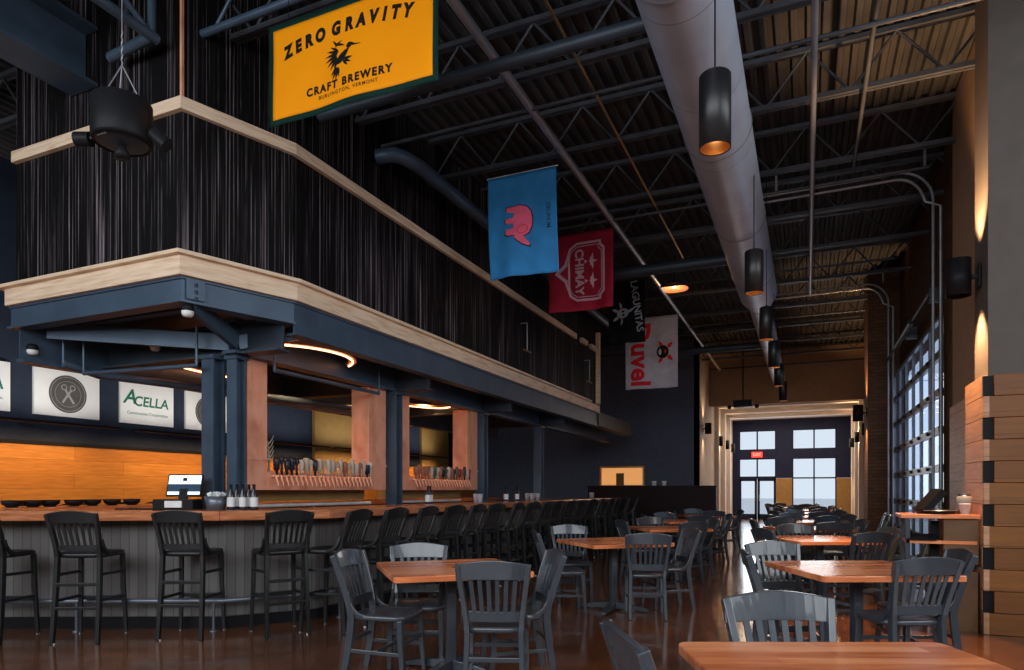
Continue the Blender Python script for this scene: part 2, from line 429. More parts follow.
# interlocked boards on the corner pier
PT = 2.34
side = MB(); front = MB(); backb = MB()
nrow = 12; rh = PT/nrow
for k in range(nrow):
    z0, z1 = k*rh+.002, (k+1)*rh-.002
    side.box(1.455, 1.5, 7.28 if k % 2 else 7.22, 8.0 if k%2 else 7.98, z0, z1)
    front.box(1.455 if False else (1.535 if k % 2 else 1.50), 4.2, 7.22, 7.28, z0, z1)
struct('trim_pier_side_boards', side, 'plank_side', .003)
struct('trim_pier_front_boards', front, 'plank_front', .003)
struct('trim_pier_backing', MB().box(1.46, 1.54, 7.255, 7.28, 0, PT-.01), 'black')
struct('trim_right_boards', MB().box(1.59, 1.62, 8.0, 9.6, 0, 2.3), 'plank_side')
# ------------------------------------------------------------------ glazed sectional door
gd = thing('garage_door', 'tall glazed sectional door with many panes in the side wall', 'door', (1.72, 11.0, 0))
f = MB(); L = 5.3; H = 3.75
cols, rows = 6, 7
for i in range(cols+1):
    y = i*L/cols; f.box(-.025,.025, max(0,y-.035), min(L,y+.035), 0, H)
obj('stile', f, 'alu', gd)
for j in range(rows+1):
    z = j*H/rows
    obj('rail', MB().box(-.03,.03, 0, L, max(0,z-.055), min(H,z+.055)), 'alu', gd)
obj('pane', MB().box(-.004,.004,.02,L-.02,.02,H-.02), 'tinted_glass', gd)
g = MB()
for j in range(1,rows):
    for i in range(1,cols): g.box(-.06,-.03,i*L/cols-.05,i*L/cols+.05,j*H/rows-.02,j*H/rows+.03)
obj('hinge', g, 'black', gd)
def track(y, nm):
    t = thing('door_track', f'bent steel lift track at the {nm} edge of the glazed door', 'track', (1.58,y,0), 0, 'lift tracks of the glazed door')
    for dz in (0, .09):
        zt = 5.72-dz; r = .45-dz
        pts = [(0+dz,0,.05),(0+dz,0,zt-.45)]
        for k in range(1,8):
            a = k/8*PI/2; pts.append((-.45+(.45-dz)*math.cos(a), 0, zt-.45+.45*math.sin(a)*((.45-dz)/.45) + dz*math.sin(a)))
        pts += [(-.45,0,zt),(-2.3,0,zt-.02)]
        obj('rail', MB().tube(pts, .02, 8), 'pipe_grey', t)
    obj('bracket', MB().sweep([(-.1,0,5.72),(-.1,0,5.98)], (.03,.03)), 'pipe_grey', t); obj('bracket', MB().sweep([(-2.0,0,5.72),(-2.0,0,5.98)], (.03,.03)), 'pipe_grey', t)
track(10.7, 'near'); track(16.2, 'far')
sp = thing('torsion_spring_bar', 'dark spring shaft above the glazed door', 'spring', (1.56, 11, 4.05))
obj('shaft', MB().tube([(0,0,0),(0,5.3,0)], .02, 8), 'roof_steel', sp); obj('spring', MB().tube([(0,1.6,0),(0,3.6,0)], .05, 12), 'black', sp)
obj('bearing_plate', MB().box(.02,.2,2.5,2.6,-.1,.1), 'roof_steel', sp); obj('bearing_plate', MB().box(.02,.2,.0,.1,-.1,.1), 'roof_steel', sp)

# ------------------------------------------------------------------ roof steel
def joist(y, x0=-10.5, x1=6.4):
    m = MB()
    for zz, h in ((ROOF-.04,.05),(JB+.03,.05)):
        m.sweep([(x0,y-.025,zz),(x1,y-.025,zz)], (.035,h)); m.sweep([(x0,y+.025,zz),(x1,y+.025,zz)], (.035,h))
    x = x0; up = False; step = .42
    while x < x1-step:
        a = (x, y, JB+.03 if not up else ROOF-.05); b2 = (x+step, y, ROOF-.05 if not up else JB+.03)
        m.tube([a,b2], .014, 6, False); x += step; up = not up
    return m
jm = joist(0); first = None; y = -1.77; k = 0
while y < 31.5:
    if first is None:
        first = struct('roof_joist', jm, 'roof_steel'); first.location = (0,y,0)
    else:
        o = first.copy(); COL.objects.link(o); o.location = (0,y,0)
    y += 1.6 if y < 12 else 1.9
def hbeam(name, x, y0, y1, z0, z1, w, mat):
    """I section running along y"""
    m = MB(); t = .03
    m.box(x-w/2,x+w/2,y0,y1,z0,z0+t).box(x-w/2,x+w/2,y0,y1,z1-t,z1).box(x-.015,x+.015,y0,y1,z0+t,z1-t)
    return struct(name, m, mat)
hbeam('roof_girder', -6.3, -3, 4.18, 5.1, 5.66, .38, 'steel_blue')
m = MB()
for z in (5.2, 5.62): m.tube([(-5.15,2.2,z),(-5.15,4.05,z)], .045, 10)
for yy in (2.6,3.3,4.0): m.tube([(-5.15,yy,5.2),(-5.15,yy,5.62)], .035, 8)
m.tube([(-5.15,2.6,5.2),(-5.15,3.3,5.62)], .025, 8).tube([(-5.15,3.3,5.62),(-5.15,4.0,5.2)], .025, 8).tube([(-5.15,4.0,5.2),(-5.75,4.05,5.2)], .045, 10)
struct('roof_truss', m, 'steel_blue')
m = MB()
for z in (5.38, 5.9): m.tube([(-4.95,4.35,z),(-1.8,4.35,z)], .035, 10)
x = -4.8; up = False
while x < -2.2:
    m.tube([(x,4.35,5.38 if not up else 5.9),(x+.45,4.35,5.9 if not up else 5.38)], .018, 8); x += .45; up = not up
struct('roof_truss', m, 'steel_blue')

def pipe(name, label, cat, pts, r, mat, n=12, group=None):
    return tag(obj(name, MB().tube(pts, r, n), mat), label, cat, group)
pipe('sprinkler_pipe', 'long pale grey sprinkler main running the length of the ceiling', 'pipe', [(-2.7,-3.4,5.38),(-2.7,23.5,5.38)], .045, 'pipe_grey')
for i, yy in enumerate((6.6, 9.8, 13.4, 17.0)):
    pipe('branch_pipe', f'thin sprinkler branch crossing the main, {ORD[i]} from the camera', 'pipe', [(-4.6,yy,5.36),(-2.7,yy,5.36),(1.4,yy,5.36)], .022, 'roof_steel', 8, 'sprinkler branches')
pipe('conduit', 'thin steel conduit dropping straight down the frame above the tables', 'pipe', [(.06,-3.4,5.30),(.06,15,5.30)], .028, 'pipe_grey', 10)
pipe('conduit', 'brown conduit under the roof beside the tall pier', 'pipe', [(.54,-3.4,5.40),(.54,9.5,5.40)], .022, 'roof_steel', 10)
pipe('conduit', 'thin dark conduit between the sprinkler main and the big duct', 'pipe', [(-2.0,-3.4,5.40),(-2.0,12,5.40)], .015, 'brass', 8)
pipe('cross_duct', 'round blue grey branch duct crossing behind the orange banner', 'duct', [(-4.55,5.45,5.12),(-1.1,5.45,5.12)], .06, 'steel_dark', 20)
pipe('side_duct', 'blue grey pipe with an elbow running above the black boarded wall', 'duct', [(-4.62,6.55,5.22),(-4.42,6.58,5.22),(-4.35,6.7,5.22),(-4.3,6.95,5.22),(-4.3,17,5.22)], .085, 'steel_blue', 16)
for i, yy in enumerate((11.2, 18.2)):
    pipe('cross_pipe', f'thick dark pipe crossing the room under the joists, {ORD[i]} from the camera', 'pipe', [(-4.2,yy,5.0),(-1.0,yy,5.0)], .09, 'steel_dark', 14, 'thick cross pipes')
# main duct
md = thing('spiral_duct', 'large round metal duct hanging along the dining room ceiling', 'duct', (-.83, 0, 4.95))
obj('duct_body', MB().tube([(0,-3.2,0)]+[(0,y,0) for y in range(-2,13)]+[(0,13.0,0)], .325, 48), 'duct_metal', md)
obj('reducer', MB().tube([(0,13.0,0),(0,13.15,-.02),(0,13.5,-.10)], [.325,.32,.21], 32), 'duct_metal', md)
obj('duct_extension', MB().tube([(0,13.5,-.10),(0,16.5,-.10),(0,23.9,-.10)], .20, 32), 'duct_metal', md)
rg = MB()
for yy in (4.6,7.0,9.4,11.8):
    rg.lathe([(.328,-.012),(.336,0),(.328,.012)], 40, M=Matrix.Translation((0,yy,0)) @ Matrix.Rotation(PI/2,4,'X'))
obj('seam_ring', rg, 'pipe_grey', md)
hg = MB()
for yy in (6.23, 9.43, 12.63): hg.sweep([(0,yy,.33),(0,yy,.55)], (.02,.004), (0,1,0)).tube([(0,yy,.32),(0,yy,.6)], .006, 6)
obj('hanger', hg, 'pipe_grey', md)
# dark soffit vents on far ceiling
# ------------------------------------------------------------------ bar canopy
A = (-4.96, 4.12); B = (-4.60, 5.18); C0 = (-7.45, 4.12)
FE = 15.7
def off(poly, dd):
    """shift the outline inwards (towards -x / +y) by dd"""
    out = []
    n = len(poly)
    for i in range(n):
        p = Vector(poly[i])
        nr = []
        if i > 0: e = (Vector(poly[i])-Vector(poly[i-1])).normalized(); nr.append(Vector((-e.y, e.x)))
        if i < n-1: e = (Vector(poly[i+1])-Vector(poly[i])).normalized(); nr.append(Vector((-e.y, e.x)))
        if len(nr) == 2:
            b = (nr[0]+nr[1]).normalized(); b = b/ b.dot(nr[0])
        else: b = nr[0]
        out.append(tuple(p + b*dd))
    return out
OUT = [C0, A, B, (-4.60, FE)]
def wall_strip(mb, outer, inner, z0, z1, i):
    mb.prism([outer[i], outer[i+1], inner[i+1], inner[i]], z0, z1)
cn = thing('bar_canopy', 'big canopy over the bar clad in streaked charred boards with pine fascia', 'canopy', (0,0,0))
def band(name, dd, th, z0, z1, mat, poly=OUT, bevel=0):
    o_, i_ = off(poly, dd), off(poly, dd+th)
    for i in range(len(poly)-1):
        mb = MB(); wall_strip(mb, o_, i_, z0, z1, i); obj(name, mb, mat, cn, bevel)
band('fascia_board', 0, .05, 3.17, 3.34, 'fascia_pine', bevel=.004)
band('fascia_cap', -.05, .16, 3.34, 3.375, 'fascia_pine', [(-7.55,4.12),A,B,(-4.60,14.9)], bevel=.004)
band('lower_cladding', .07, .08, 3.375, 4.66, 'charred_boards', [(-7.38,4.12),A,B,(-4.60,FE-.1)])
band('upper_cladding', .075, .08, 4.66, ROOF-.002, 'charred_boards', [(-7.38,4.12),A,B,(-4.60,FE-.1)])
band('upper_trim', .02, .10, 4.62, 4.73, 'fascia_pine', [(-7.38,4.12),A,B,(-4.60,14.0)], bevel=.004)
obj('corner_bead', MB().box(-.012,.012,-.012,.012,4.73,ROOF-.002), 'copper', cn, loc=(off(OUT,.06)[1][0], off(OUT,.06)[1][1], 0))
obj('far_post', MB().box(-4.68,-4.58,FE-.12,FE-.02,3.375,5.1), 'fascia_pine', cn)
obj('trim_end_board', MB().box(-4.68,-4.60,14.35,14.75,4.62,4.72), 'fascia_pine', cn); obj('trim_end_board', MB().box(-4.68,-4.60,15.05,15.5,4.62,4.72), 'fascia_pine', cn)
# left/back side of the box
obj('left_cladding', MB().box(-7.38,-7.30,4.22,FE,3.375,ROOF-.002), 'charred_boards', cn)
obj('soffit', MB().prism([(-7.4,4.22),(-5.0,4.22),(-4.68,5.2),(-4.68,FE),(-7.4,FE)], 3.13, 3.18), 'steel_dark', cn)
# perimeter channels (C section: web + two flanges)
for i in range(3):
    o_ = off(OUT, .06); o2 = off(OUT, .075); o3 = off(OUT, .17)
    zb = 2.86 if i == 2 else 2.96
    mb = MB(); wall_strip(mb, o_, o2, zb, 3.17, i)
    wall_strip(mb, off(OUT,.02), o3, zb-.02, zb+.002, i); wall_strip(mb, off(OUT,.04), o3, 3.15, 3.17, i)
    obj('channel_beam', mb, 'steel_blue', cn, .002)
pl = MB(); pl.box(-4.98,-4.80,4.10,4.125,2.92,3.12)
o_ = off(OUT,.045)
p0 = Vector(o_[1]); p1 = Vector(o_[2]); e = (p1-p0).normalized(); nn = Vector((e.y,-e.x))
def plate(c, w, h, z): 
    mb = MB(); cc = [c - e*w/2, c + e*w/2]
    mb.prism([tuple(cc[0]), tuple(cc[1]), tuple(cc[1]+nn*.012), tuple(cc[0]+nn*.012)], z, z+h); return mb
sp_ = plate(p0+e*.12, .16, .17, 2.98)
obj('splice_plate', sp_, 'steel_blue', cn)
bl = MB()
for dz in (.03,.11,.19):
    cpt = p0+e*.12+nn*.015; bl.lathe([(.0,.03),(.014,.03),(.014,0)], 8, (cpt.x, cpt.y, 2.95+dz*.75))
obj('bolt', bl, 'steel_dark', cn)
obj('side_beam', MB().box(-7.4,-7.28,4.2,FE,2.60,2.64).box(-7.35,-7.33,4.2,FE,2.64,3.1).box(-7.4,-7.28,4.2,FE,3.1,3.13), 'steel_blue', cn)
for yy in (5.15, 7.95, 10.72, 13.5):
    mb = MB().box(-7.32,-4.75,yy-.09,yy+.09,2.68,2.70).box(-7.32,-4.75,yy-.01,yy+.01,2.70,2.98).box(-7.32,-4.75,yy-.09,yy+.09,2.98,3.0)
    obj('cross_beam', mb, 'steel_dark', cn)
for yy in (4.55,6.5,9.3,12.1,14.7):
    obj('soffit_joist', MB().box(-7.32,-4.75 if yy>5 else -4.95,yy-.05,yy+.05,3.0,3.13), 'steel_dark', cn)
obj('long_beam', MB().box(-5.42,-5.24,5.0,18.9,2.68,2.71).box(-5.34,-5.32,5.0,18.9,2.71,3.0).box(-5.42,-5.24,5.0,18.9,3.0,3.03), 'steel_blue', cn)
obj('diagonal_brace', MB().sweep([(-5.0,4.3,2.95),(-5.28,5.05,2.80)], (.05,.16)).sweep([(-7.2,4.4,2.95),(-5.35,5.1,2.80)], (.05,.16)).sweep([(-4.75,5.6,2.98),(-5.3,5.1,2.80)], (.05,.14)), 'steel_blue', cn)
obj('end_beam', MB().box(-4.85,-4.62,FE,18.9,2.86,3.2), 'roof_steel', cn)
# columns
def column(y, x=-5.33, wide=.17):
    mb = MB(); t = .02; h = wide/2
    mb.box(x-h,x+h,y-h,y-h+t,0,2.68).box(x-h,x+h,y+h-t,y+h,0,2.68).box(x-.01,x+.01,y-h+t,y+h-t,0,2.68)
    mb.box(x-h-.02,x+h+.02,y-h-.02,y+h+.02,2.64,2.68).box(x-h-.03,x+h+.03,y-h-.03,y+h+.03,0,.02)
    return struct('steel_column', mb, 'steel_blue')
column(5.15, -5.38, .13); column(5.06, -5.60, .16); column(7.95); column(10.72); column(13.5)

# LED copper cove rings under canopy
for i, (cx, cy, rx, ry, a0, a1, z) in enumerate(((-5.6,6.1,.75,.8,-100,60,2.84),(-6.75,6.6,.5,1.2,170,280,2.84),(-6.1,9.4,.5,1.3,-60,200,2.8))):
    pts = [(cx+rx*math.cos(R(a0+(a1-a0)*k/24)), cy+ry*math.sin(R(a0+(a1-a0)*k/24)), z) for k in range(25)]
    t = thing('rope_light', ('glowing copper rope light curving under the canopy corner','glowing copper rope light behind the big steel column','glowing copper rope light deeper under the canopy')[i], 'light', (0,0,0), 0, 'rope lights under the canopy')
    obj('channel', MB().sweep([(p[0],p[1],p[2]+.03) for p in pts], (.09,.04)), 'copper', t)
    obj('strip', MB().tube(pts, .010, 6), 'led_copper', t)
# little white pucks below corners
pk = None
for i,(p,l) in enumerate((((-4.98,4.22,2.87),'small white puck lamp under the canopy front corner'),((-7.30,4.3,2.74),'small white puck lamp at the canopy outer end'),((-6.45,5.05,2.85),'small white puck lamp hung behind the canopy front beam'))):
    if pk is None:
        pk = thing('puck_lamp', l, 'lamp', p, 0, 'white puck lamps under the canopy')
        obj('housing', MB().lathe([(0,.06),(.04,.06),(.055,.03),(.055,0),(0,0)], 20), 'black', pk)
        obj('lens', MB().lathe([(.052,0),(.05,-.025),(.035,-.045),(0,-.05)], 20), 'white', pk)
    else: dup(pk, p, 0, l)
# spray pipes under canopy
for i, pts in enumerate(([(-7.1,4.7,2.55),(-5.6,4.85,2.55)], [(-5.2,5.5,2.58),(-5.2,7.4,2.58)], [(-7.2,4.55,2.64),(-7.15,4.9,2.57),(-6.2,9.5,2.57)])):
    tg = thing('fire_pipe', ('steel pipe under the canopy front','short sprinkler pipe above the tap tower','dark pipe running behind the client signs')[i], 'pipe', (0,0,0), 0)
    obj('pipe_run', MB().tube(pts, .022 if i<2 else .045, 10), 'steel_blue', tg)
    a, b_ = pts[0], pts[-1]
    obj('drop', MB().tube([a,(a[0],a[1],a[2]+.4)], .014, 8).tube([b_,(b_[0],b_[1],b_[2]+.4)], .014, 8), 'steel_blue', tg)

# ------------------------------------------------------------------ bar
bc = thing('bar_counter', 'long bar counter with thick orange wood top and grey boarded front', 'bar counter', (0,0,0))
BO = [(-8.4,2.82),(-4.85,4.45),(-4.25,5.25),(-4.25,16.6)]
def ring(mb, outer, inner, z0, z1):
    for i in range(len(outer)-1): mb.prism([outer[i], outer[i+1], inner[i+1], inner[i]], z0, z1)
top = MB(); o1 = BO; i1 = off(BO, .72)
i1[0] = (-8.4+.72, i1[0][1]+.33)
ring(top, o1, i1, 1.02, 1.11)
top.prism([(-8.4,2.82),(-7.68,i1[0][1]),(-7.68,16.6),(-8.4,16.6)][::1], 1.02, 1.11)
obj('bar_top', top, 'bar_wood', bc, .012)
bb = MB(); o2 = off(BO,.27); i2 = off(BO,.40)
ring(bb, o2, i2, .0, 1.02); bb.box(-8.13,-8.0,3.1,16.6,0,1.02)
obj('front_panel', bb, 'bar_boards', bc)
kb = MB(); ring(kb, off(BO,.25), off(BO,.27), 0, .11)
obj('kick_plate', kb, 'black', bc)
rl = MB(); rp = off(BO,.12)
rl.tube([(*p,.28) for p in rp], .024, 10)
obj('foot_rail', rl, 'alu', bc)
def along(poly, s):
    for i in range(len(poly)-1):
        a, b_ = Vector(poly[i]), Vector(poly[i+1]); l = (b_-a).length
        if s <= l: return a + (b_-a)*s/l, (b_-a)/l
        s -= l
    return Vector(poly[-1]), (b_-a)/l
s = 1.3
while s < 15:
    p, t_ = along(rp, s)
    q = p + Vector((-t_.y, t_.x))*.15
    obj('rail_post', MB().tube([(p.x,p.y,0),(p.x,p.y,.28)], .014, 8).lathe([(0,.012),(.035,.012),(.035,0)], 12, (p.x,p.y,0)), 'alu', bc)
    s += 1.25
# back bar inside (under taps)
ib = thing('back_bar', 'dark service counter inside the bar under the tap towers', 'counter', (0,0,0))
obj('cabinet', MB().box(-6.3,-5.55,5.5,14.0,0,.88), 'black', ib)
obj('worktop', MB().box(-6.32,-5.5,5.45,14.05,.88,.92), 'alu', ib)
obj('drink_rail', MB().tube([(-5.7,5.5,1.12),(-5.7,7.9,1.12)], .02, 8).tube([(-5.7,8.3,1.12),(-5.7,10.6,1.12)], .02, 8), 'white', ib)
obj('rail_post', MB().tube([(-5.7,6.7,.92),(-5.7,6.7,1.12)], .01, 8).tube([(-5.7,9.5,.92),(-5.7,9.5,1.12)], .01, 8).tube([(-5.7,5.5,.92),(-5.7,5.5,1.12)], .01, 8).tube([(-5.7,10.6,.92),(-5.7,10.6,1.12)], .01, 8).tube([(-5.7,7.9,.92),(-5.7,7.9,1.12)], .01, 8).tube([(-5.7,8.3,.92),(-5.7,8.3,1.12)], .01, 8), 'chrome', ib)

# ------------------------------------------------------------------ tap towers
def tap_mesh():
    body = MB().tube([(.0,0,.19),(.07,0,.19)], .014, 10).tube([(.07,0,.205),(.075,0,.16),(.10,0,.11),(.10,0,.085)], [.014,.015,.011,.012], 10)
    return body
TB = tap_mesh().mesh('tap')
HANDLES = [MB().lathe([(0,0),(.012,0),(.016,.05),(.024,.10),(.026,.17),(.016,.20),(0,.205)], 12).mesh('handle'),
           MB().lathe([(0,0),(.010,0),(.012,.04),(.030,.06),(.032,.16),(.030,.18),(0,.185)], 8).mesh('handle'),
           MB().lathe([(0,0),(.010,0),(.014,.06),(.010,.10),(.028,.15),(.026,.18),(0,.20)], 12).mesh('handle')]
HM = []
for n_, c_ in (('h1',(.012,.014,.03)),('h2',(.50,.40,.30)),('h3',(.36,.13,.08)),('h4',(.55,.50,.44)),('h5',(.02,.03,.07)),('h6',(.30,.02,.03)),('h7',(.05,.10,.05))):
    plain(n_, c_, .35); HM.append(n_)
def tower(y0, y1, label, n, pal, xw=.24):
    t = thing('tap_tower', label, 'beer taps', (-5.33, y0, 0))
    L = y1-y0
    for yy, pw in ((0,.28),(L-.40,.40)):
        obj('post', MB().box(-.30,-.02,yy,yy+pw,1.30,2.68), 'copper', t, .004)
        obj('band', MB().box(-.31,-.01,yy-.01,yy+pw+.01,1.62,1.645), 'copper', t)
    obj('beam', MB().box(-.30,-.02,.28,L-.40,1.30,1.50), 'copper', t, .004)
    obj('back_tray', MB().box(-.45,-.31,.1,L-.1,1.17,1.30), 'ochre_panel', t)
    for i in range(n):
        yy = .34 + (L-.80)*i/(n-1)
        o = bpy.data.objects.new('tap', TB if TB.users else TB); COL.objects.link(o); o.parent = t; o.location = (-.02, yy, 1.26)
        if not TB.materials: TB.materials.append(MATS['copper'])
        mat = pal[(i*5+i//3) % len(pal)] if i > 4 else pal[0]
        hm = HANDLES[(i*7+1) % 3]
        key = hm.name+mat
        me = HCACHE.get((id(hm),mat))
        if me is None:
            me = hm.copy(); me.name = 'handle'; me.materials.clear(); me.materials.append(MATS[mat]); HCACHE[(id(hm),mat)] = me
        h = bpy.data.objects.new('tap_handle', me); COL.objects.link(h); h.parent = o; h.location = (.075,0,.205)
        h.scale = (1.15,1.15,1.0+.12*math.sin(i*2.3))
    return t
HCACHE = {}
tower(5.27, 7.78, 'wide copper tap tower with a long row of beer tap handles, nearer one', 23, ['h1','h2','h4','h3','h2','h4','h2'])
tower(8.10, 10.60, 'copper tap tower with colourful handles, farther one behind the second column', 20, ['h3','h3','h4','h6','h7','h4','h1'])
# branching ornament on first tower
br = thing('branch_ornament', 'small silver branching ornament on the nearer tap tower', 'ornament', (-5.40,5.62,1.50))
mb = MB().tube([(0,0,0),(0,.01,.15),(0,-.01,.34)], [.014,.010,.004], 8)
random.seed(3)
for k in range(9):
    z = .08+.028*k; a = (-1)**k; mb.tube([(0,0,z),(0,a*.05,z+.05),(0,a*.075,z+.10)], [.007,.005,.003], 6)
obj('branches', mb, 'seal_light', br); obj('foot', MB().lathe([(0,.012),(.035,.012),(.04,0)], 14), 'seal_light', br)

# ------------------------------------------------------------------ text / art helpers
def text_polys(txt, size, bold=0, shear=0, spacing=1.0, align='CENTER'):
    cu = bpy.data.curves.new('lettering', 'FONT'); cu.body = txt; cu.size = size; cu.offset = bold; cu.shear = shear
    cu.space_character = spacing; cu.align_x = align; cu.align_y = 'CENTER'; cu.resolution_u = 3; cu.fill_mode = 'FRONT'
    o = bpy.data.objects.new('lettering_tmp', cu); COL.objects.link(o)
    dg = bpy.context.evaluated_depsgraph_get(); dg.update()
    me = bpy.data.meshes.new_from_object(o.evaluated_get(dg))
    vs = [tuple(v.co) for v in me.vertices]; fs = [tuple(p.vertices) for p in me.polygons]
    bpy.data.objects.remove(o); bpy.data.curves.remove(cu); bpy.data.meshes.remove(me)
    return [(v[0], v[1]) for v in vs], fs
def poly2(pts): return list(pts), [tuple(range(len(pts)))]
def ell(cx, cy, rx, ry, rot=0, n=24):
    c, s_ = math.cos(rot), math.sin(rot)
    return [(cx+rx*math.cos(2*PI*k/n)*c-ry*math.sin(2*PI*k/n)*s_, cy+rx*math.cos(2*PI*k/n)*s_+ry*math.sin(2*PI*k/n)*c) for k in range(n)]
def petal(cx, cy, L_, w, rot, curl=0):
    n = 8; up_ = []; dn = []
    for k in range(n+1):
        t = k/n; x = t*L_; y = curl*L_*t*t; h = w*math.sin(PI*min(1, t**.75))*.5
        up_.append((x, y+h)); dn.append((x, y-h))
    P = up_ + dn[1:-1][::-1]; c, s_ = math.cos(rot), math.sin(rot)
    return [(cx+x*c-y*s_, cy+x*s_+y*c) for x, y in P]
def ringstrip(pts, w):
    """closed band along a polygon"""
    n = len(pts); P = [Vector(p) for p in pts]; ins = []
    for i in range(n):
        e1 = (P[i]-P[i-1]).normalized(); e2 = (P[(i+1)%n]-P[i]).normalized()
        n1 = Vector((-e1.y,e1.x)); n2 = Vector((-e2.y,e2.x)); b_ = (n1+n2)
        b_ = b_.normalized()/max(.4, b_.normalized().dot(n1)); ins.append(P[i]+b_*w)
    vs = [tuple(p) for p in P]+[tuple(p) for p in ins]
    return vs, [(i,(i+1)%n,n+(i+1)%n,n+i) for i in range(n)]

import bmesh
def refine(vs, fs, mx=.035):
    bm = bmesh.new(); V = [bm.verts.new((x, y, 0)) for x, y in vs]
    for f in fs:
        try: bm.faces.new([V[i] for i in f])
        except ValueError: pass
    bmesh.ops.triangulate(bm, faces=bm.faces[:], ngon_method='EAR_CLIP')
    for _ in range(4):
        es = [e for e in bm.edges if e.calc_length() > mx]
        if not es: break
        bmesh.ops.subdivide_edges(bm, edges=es, cuts=1)
        bmesh.ops.triangulate(bm, faces=[f for f in bm.faces if len(f.verts) > 3])
    bm.verts.index_update(); out = ([(v.co.x, v.co.y) for v in bm.verts], [tuple(v.index for v in f.verts) for f in bm.faces]); bm.free(); return out
class Flag:
    """cloth hung at TL corner; width runs along +x, drop along -z"""
    def __init__(s, name, label, cat, loc, w, h, mat, amp=.03, rz=0, seed=0, border=None, skewl=0, hem=None):
        s.w, s.h, s.amp, s.seed = w, h, amp, seed; s.skew = skewl
        s.t = thing(name, label, cat, loc, rz, 'brewery flags hanging from the ceiling')
        nx, nz = 40, 26
        for (nm, x0, x1, z0, z1, mt) in [('cloth', 0, w, 0, h, mat)] if not border else [('border', 0, w, 0, h, border), ('cloth', .045, w-.045, .045, h-.045, mat)]:
            mb = MB(); vs = []; fs = []
            offd = 0 if nm != 'cloth' or not border else -.003
            for j in range(nz+1):
                for i in range(nx+1): vs.append(s.P(x0+(x1-x0)*i/nx, z0+(z1-z0)*j/nz, offd))
            for j in range(nz):
                for i in range(nx):
                    a = j*(nx+1)+i; fs.append((a, a+nx+1, a+nx+2, a+1))
            mb.add(vs, fs, True)
            o = obj(nm, mb, mt, s.t); md_ = o.modifiers.new('thick','SOLIDIFY'); md_.thickness = .002; md_.offset = 1 if offd == 0 else 0
        obj('hanging_rod', MB().tube([s.P(-.02,0,.0)+Vector((0,.012,.008)), s.P(w+.02,0,0)+Vector((0,.012,.008))], .009, 8), 'white' if hem else 'black', s.t)
        ct = MB()
        for xx in (.12*w, .88*w):
            p = s.P(xx,0,0); ct.tube([p+Vector((0,.012,.008)), Vector((p.x, p.y+.012, ROOF-loc[2]-.02))], .003, 5)
        obj('cord', ct, 'black', s.t)
    def P(s, x, z, o=0):
        a = x/s.w; b_ = z/s.h; k = s.seed
        y = s.amp*(math.sin(a*7+k)*b_ + .5*math.sin(a*15+k*2+b_*2)*b_ + .4*math.sin(b_*5+k))
        return Vector((x + s.skew*b_*(a-.5)*0 + s.skew*b_, y+o, -z))
    def art(s, name, vf, mat, rot=0, at=(.5,.5), o=-.006):
        vs, fs = vf; c, s_ = math.cos(rot), math.sin(rot); cx, cz = at[0]*s.w, at[1]*s.h
        vs, fs = refine(vs, fs)
        V = [s.P(cx + x*c - y*s_, cz - (x*s_ + y*c), o) for x, y in vs]
        mb = MB().add(V, fs); return obj(name, mb, mat, s.t)

# ---- flag 1 (orange)
f1 = Flag('hanging_banner', 'orange banner with green border, black bird emblem and arched lettering', 'banner', (-4.05,4.22,5.10), 1.60, .82, 'orange_cloth', .014, seed=.6, border='green_cloth')
lt = 'ZERO GRAVITY'; 
xs = [-.60,-.495,-.39,-.275,0,-.12,.005,.12,.235,.335,.43,.535]
for i, ch in enumerate(lt):
    if ch == ' ': continue
    x = xs[i]; arc = .20 - .16*x*x - .03
    vs, fs = text_polys(ch, .135, .009, .12)
    ang = -.32*x
    c, s_ = math.cos(ang), math.sin(ang)
    vs = [(x+(a*c*.85-b_*s_), arc+.02+(a*s_+b_*c)) for a, b_ in vs]
    f1.art('letter', (vs, fs), 'dark_ink', at=(.5,.47))
for txt, sz, yy, bo in (('CRAFT BREWERY', .085, -.235, .004), ('BURLINGTON, VERMONT', .040, -.30, .0005)):
    f1.art('lettering', text_polys(txt, sz, bo, 0, 1.12), 'dark_ink', at=(.47,.47+0)) if False else f1.art('lettering', ([(a, b_+yy) for a, b_ in text_polys(txt, sz, bo, 0, 1.3)[0]], text_polys(txt, sz, bo, 0, 1.3)[1]), 'dark_ink', at=(.50,.49))
# bird emblem
parts_ = [poly2(petal(-.035,-.085,.16,.062,R(50),-.12)), poly2(petal(.05,.035,.07,.046,R(12),0)), poly2([(.10,.048),(.20,.022),(.10,.030)])]
for a,l_ in ((128,.10),(146,.115),(163,.12),(180,.12),(197,.115),(214,.11),(231,.10)):
    x0_, y0_ = -.005+.030*math.cos(R(a)), -.015+.030*math.sin(R(a)); parts_.append(poly2(petal(x0_, y0_, l_, .024, R(a), .28)))
for a,l_ in ((236,.08),(252,.10),(268,.10),(284,.08)):
    x0_, y0_ = -.03+.02*math.cos(R(a)), -.085+.02*math.sin(R(a)); parts_.append(poly2(petal(x0_, y0_, l_, .022, R(a), -.15)))
for a,l_ in ((300,.07),(322,.08),(344,.08)):
    x0_, y0_ = .015+.02*math.cos(R(a)), -.045+.02*math.sin(R(a)); parts_.append(poly2(petal(x0_, y0_, l_, .022, R(a), .2)))
for k,a in enumerate((70,100,20)): parts_.append(poly2(petal(-.055+.010*k, .055+.006*k, .065, .022, R(a), -.7 if k != 1 else .5)))
vv = []; ff = []
for a, b_ in parts_:
    o_ = len(vv); vv += a; ff += [tuple(i+o_ for i in q) for q in b_]
f1.art('bird_emblem', (vv, ff), 'dark_ink', at=(.46,.49), o=-.007)
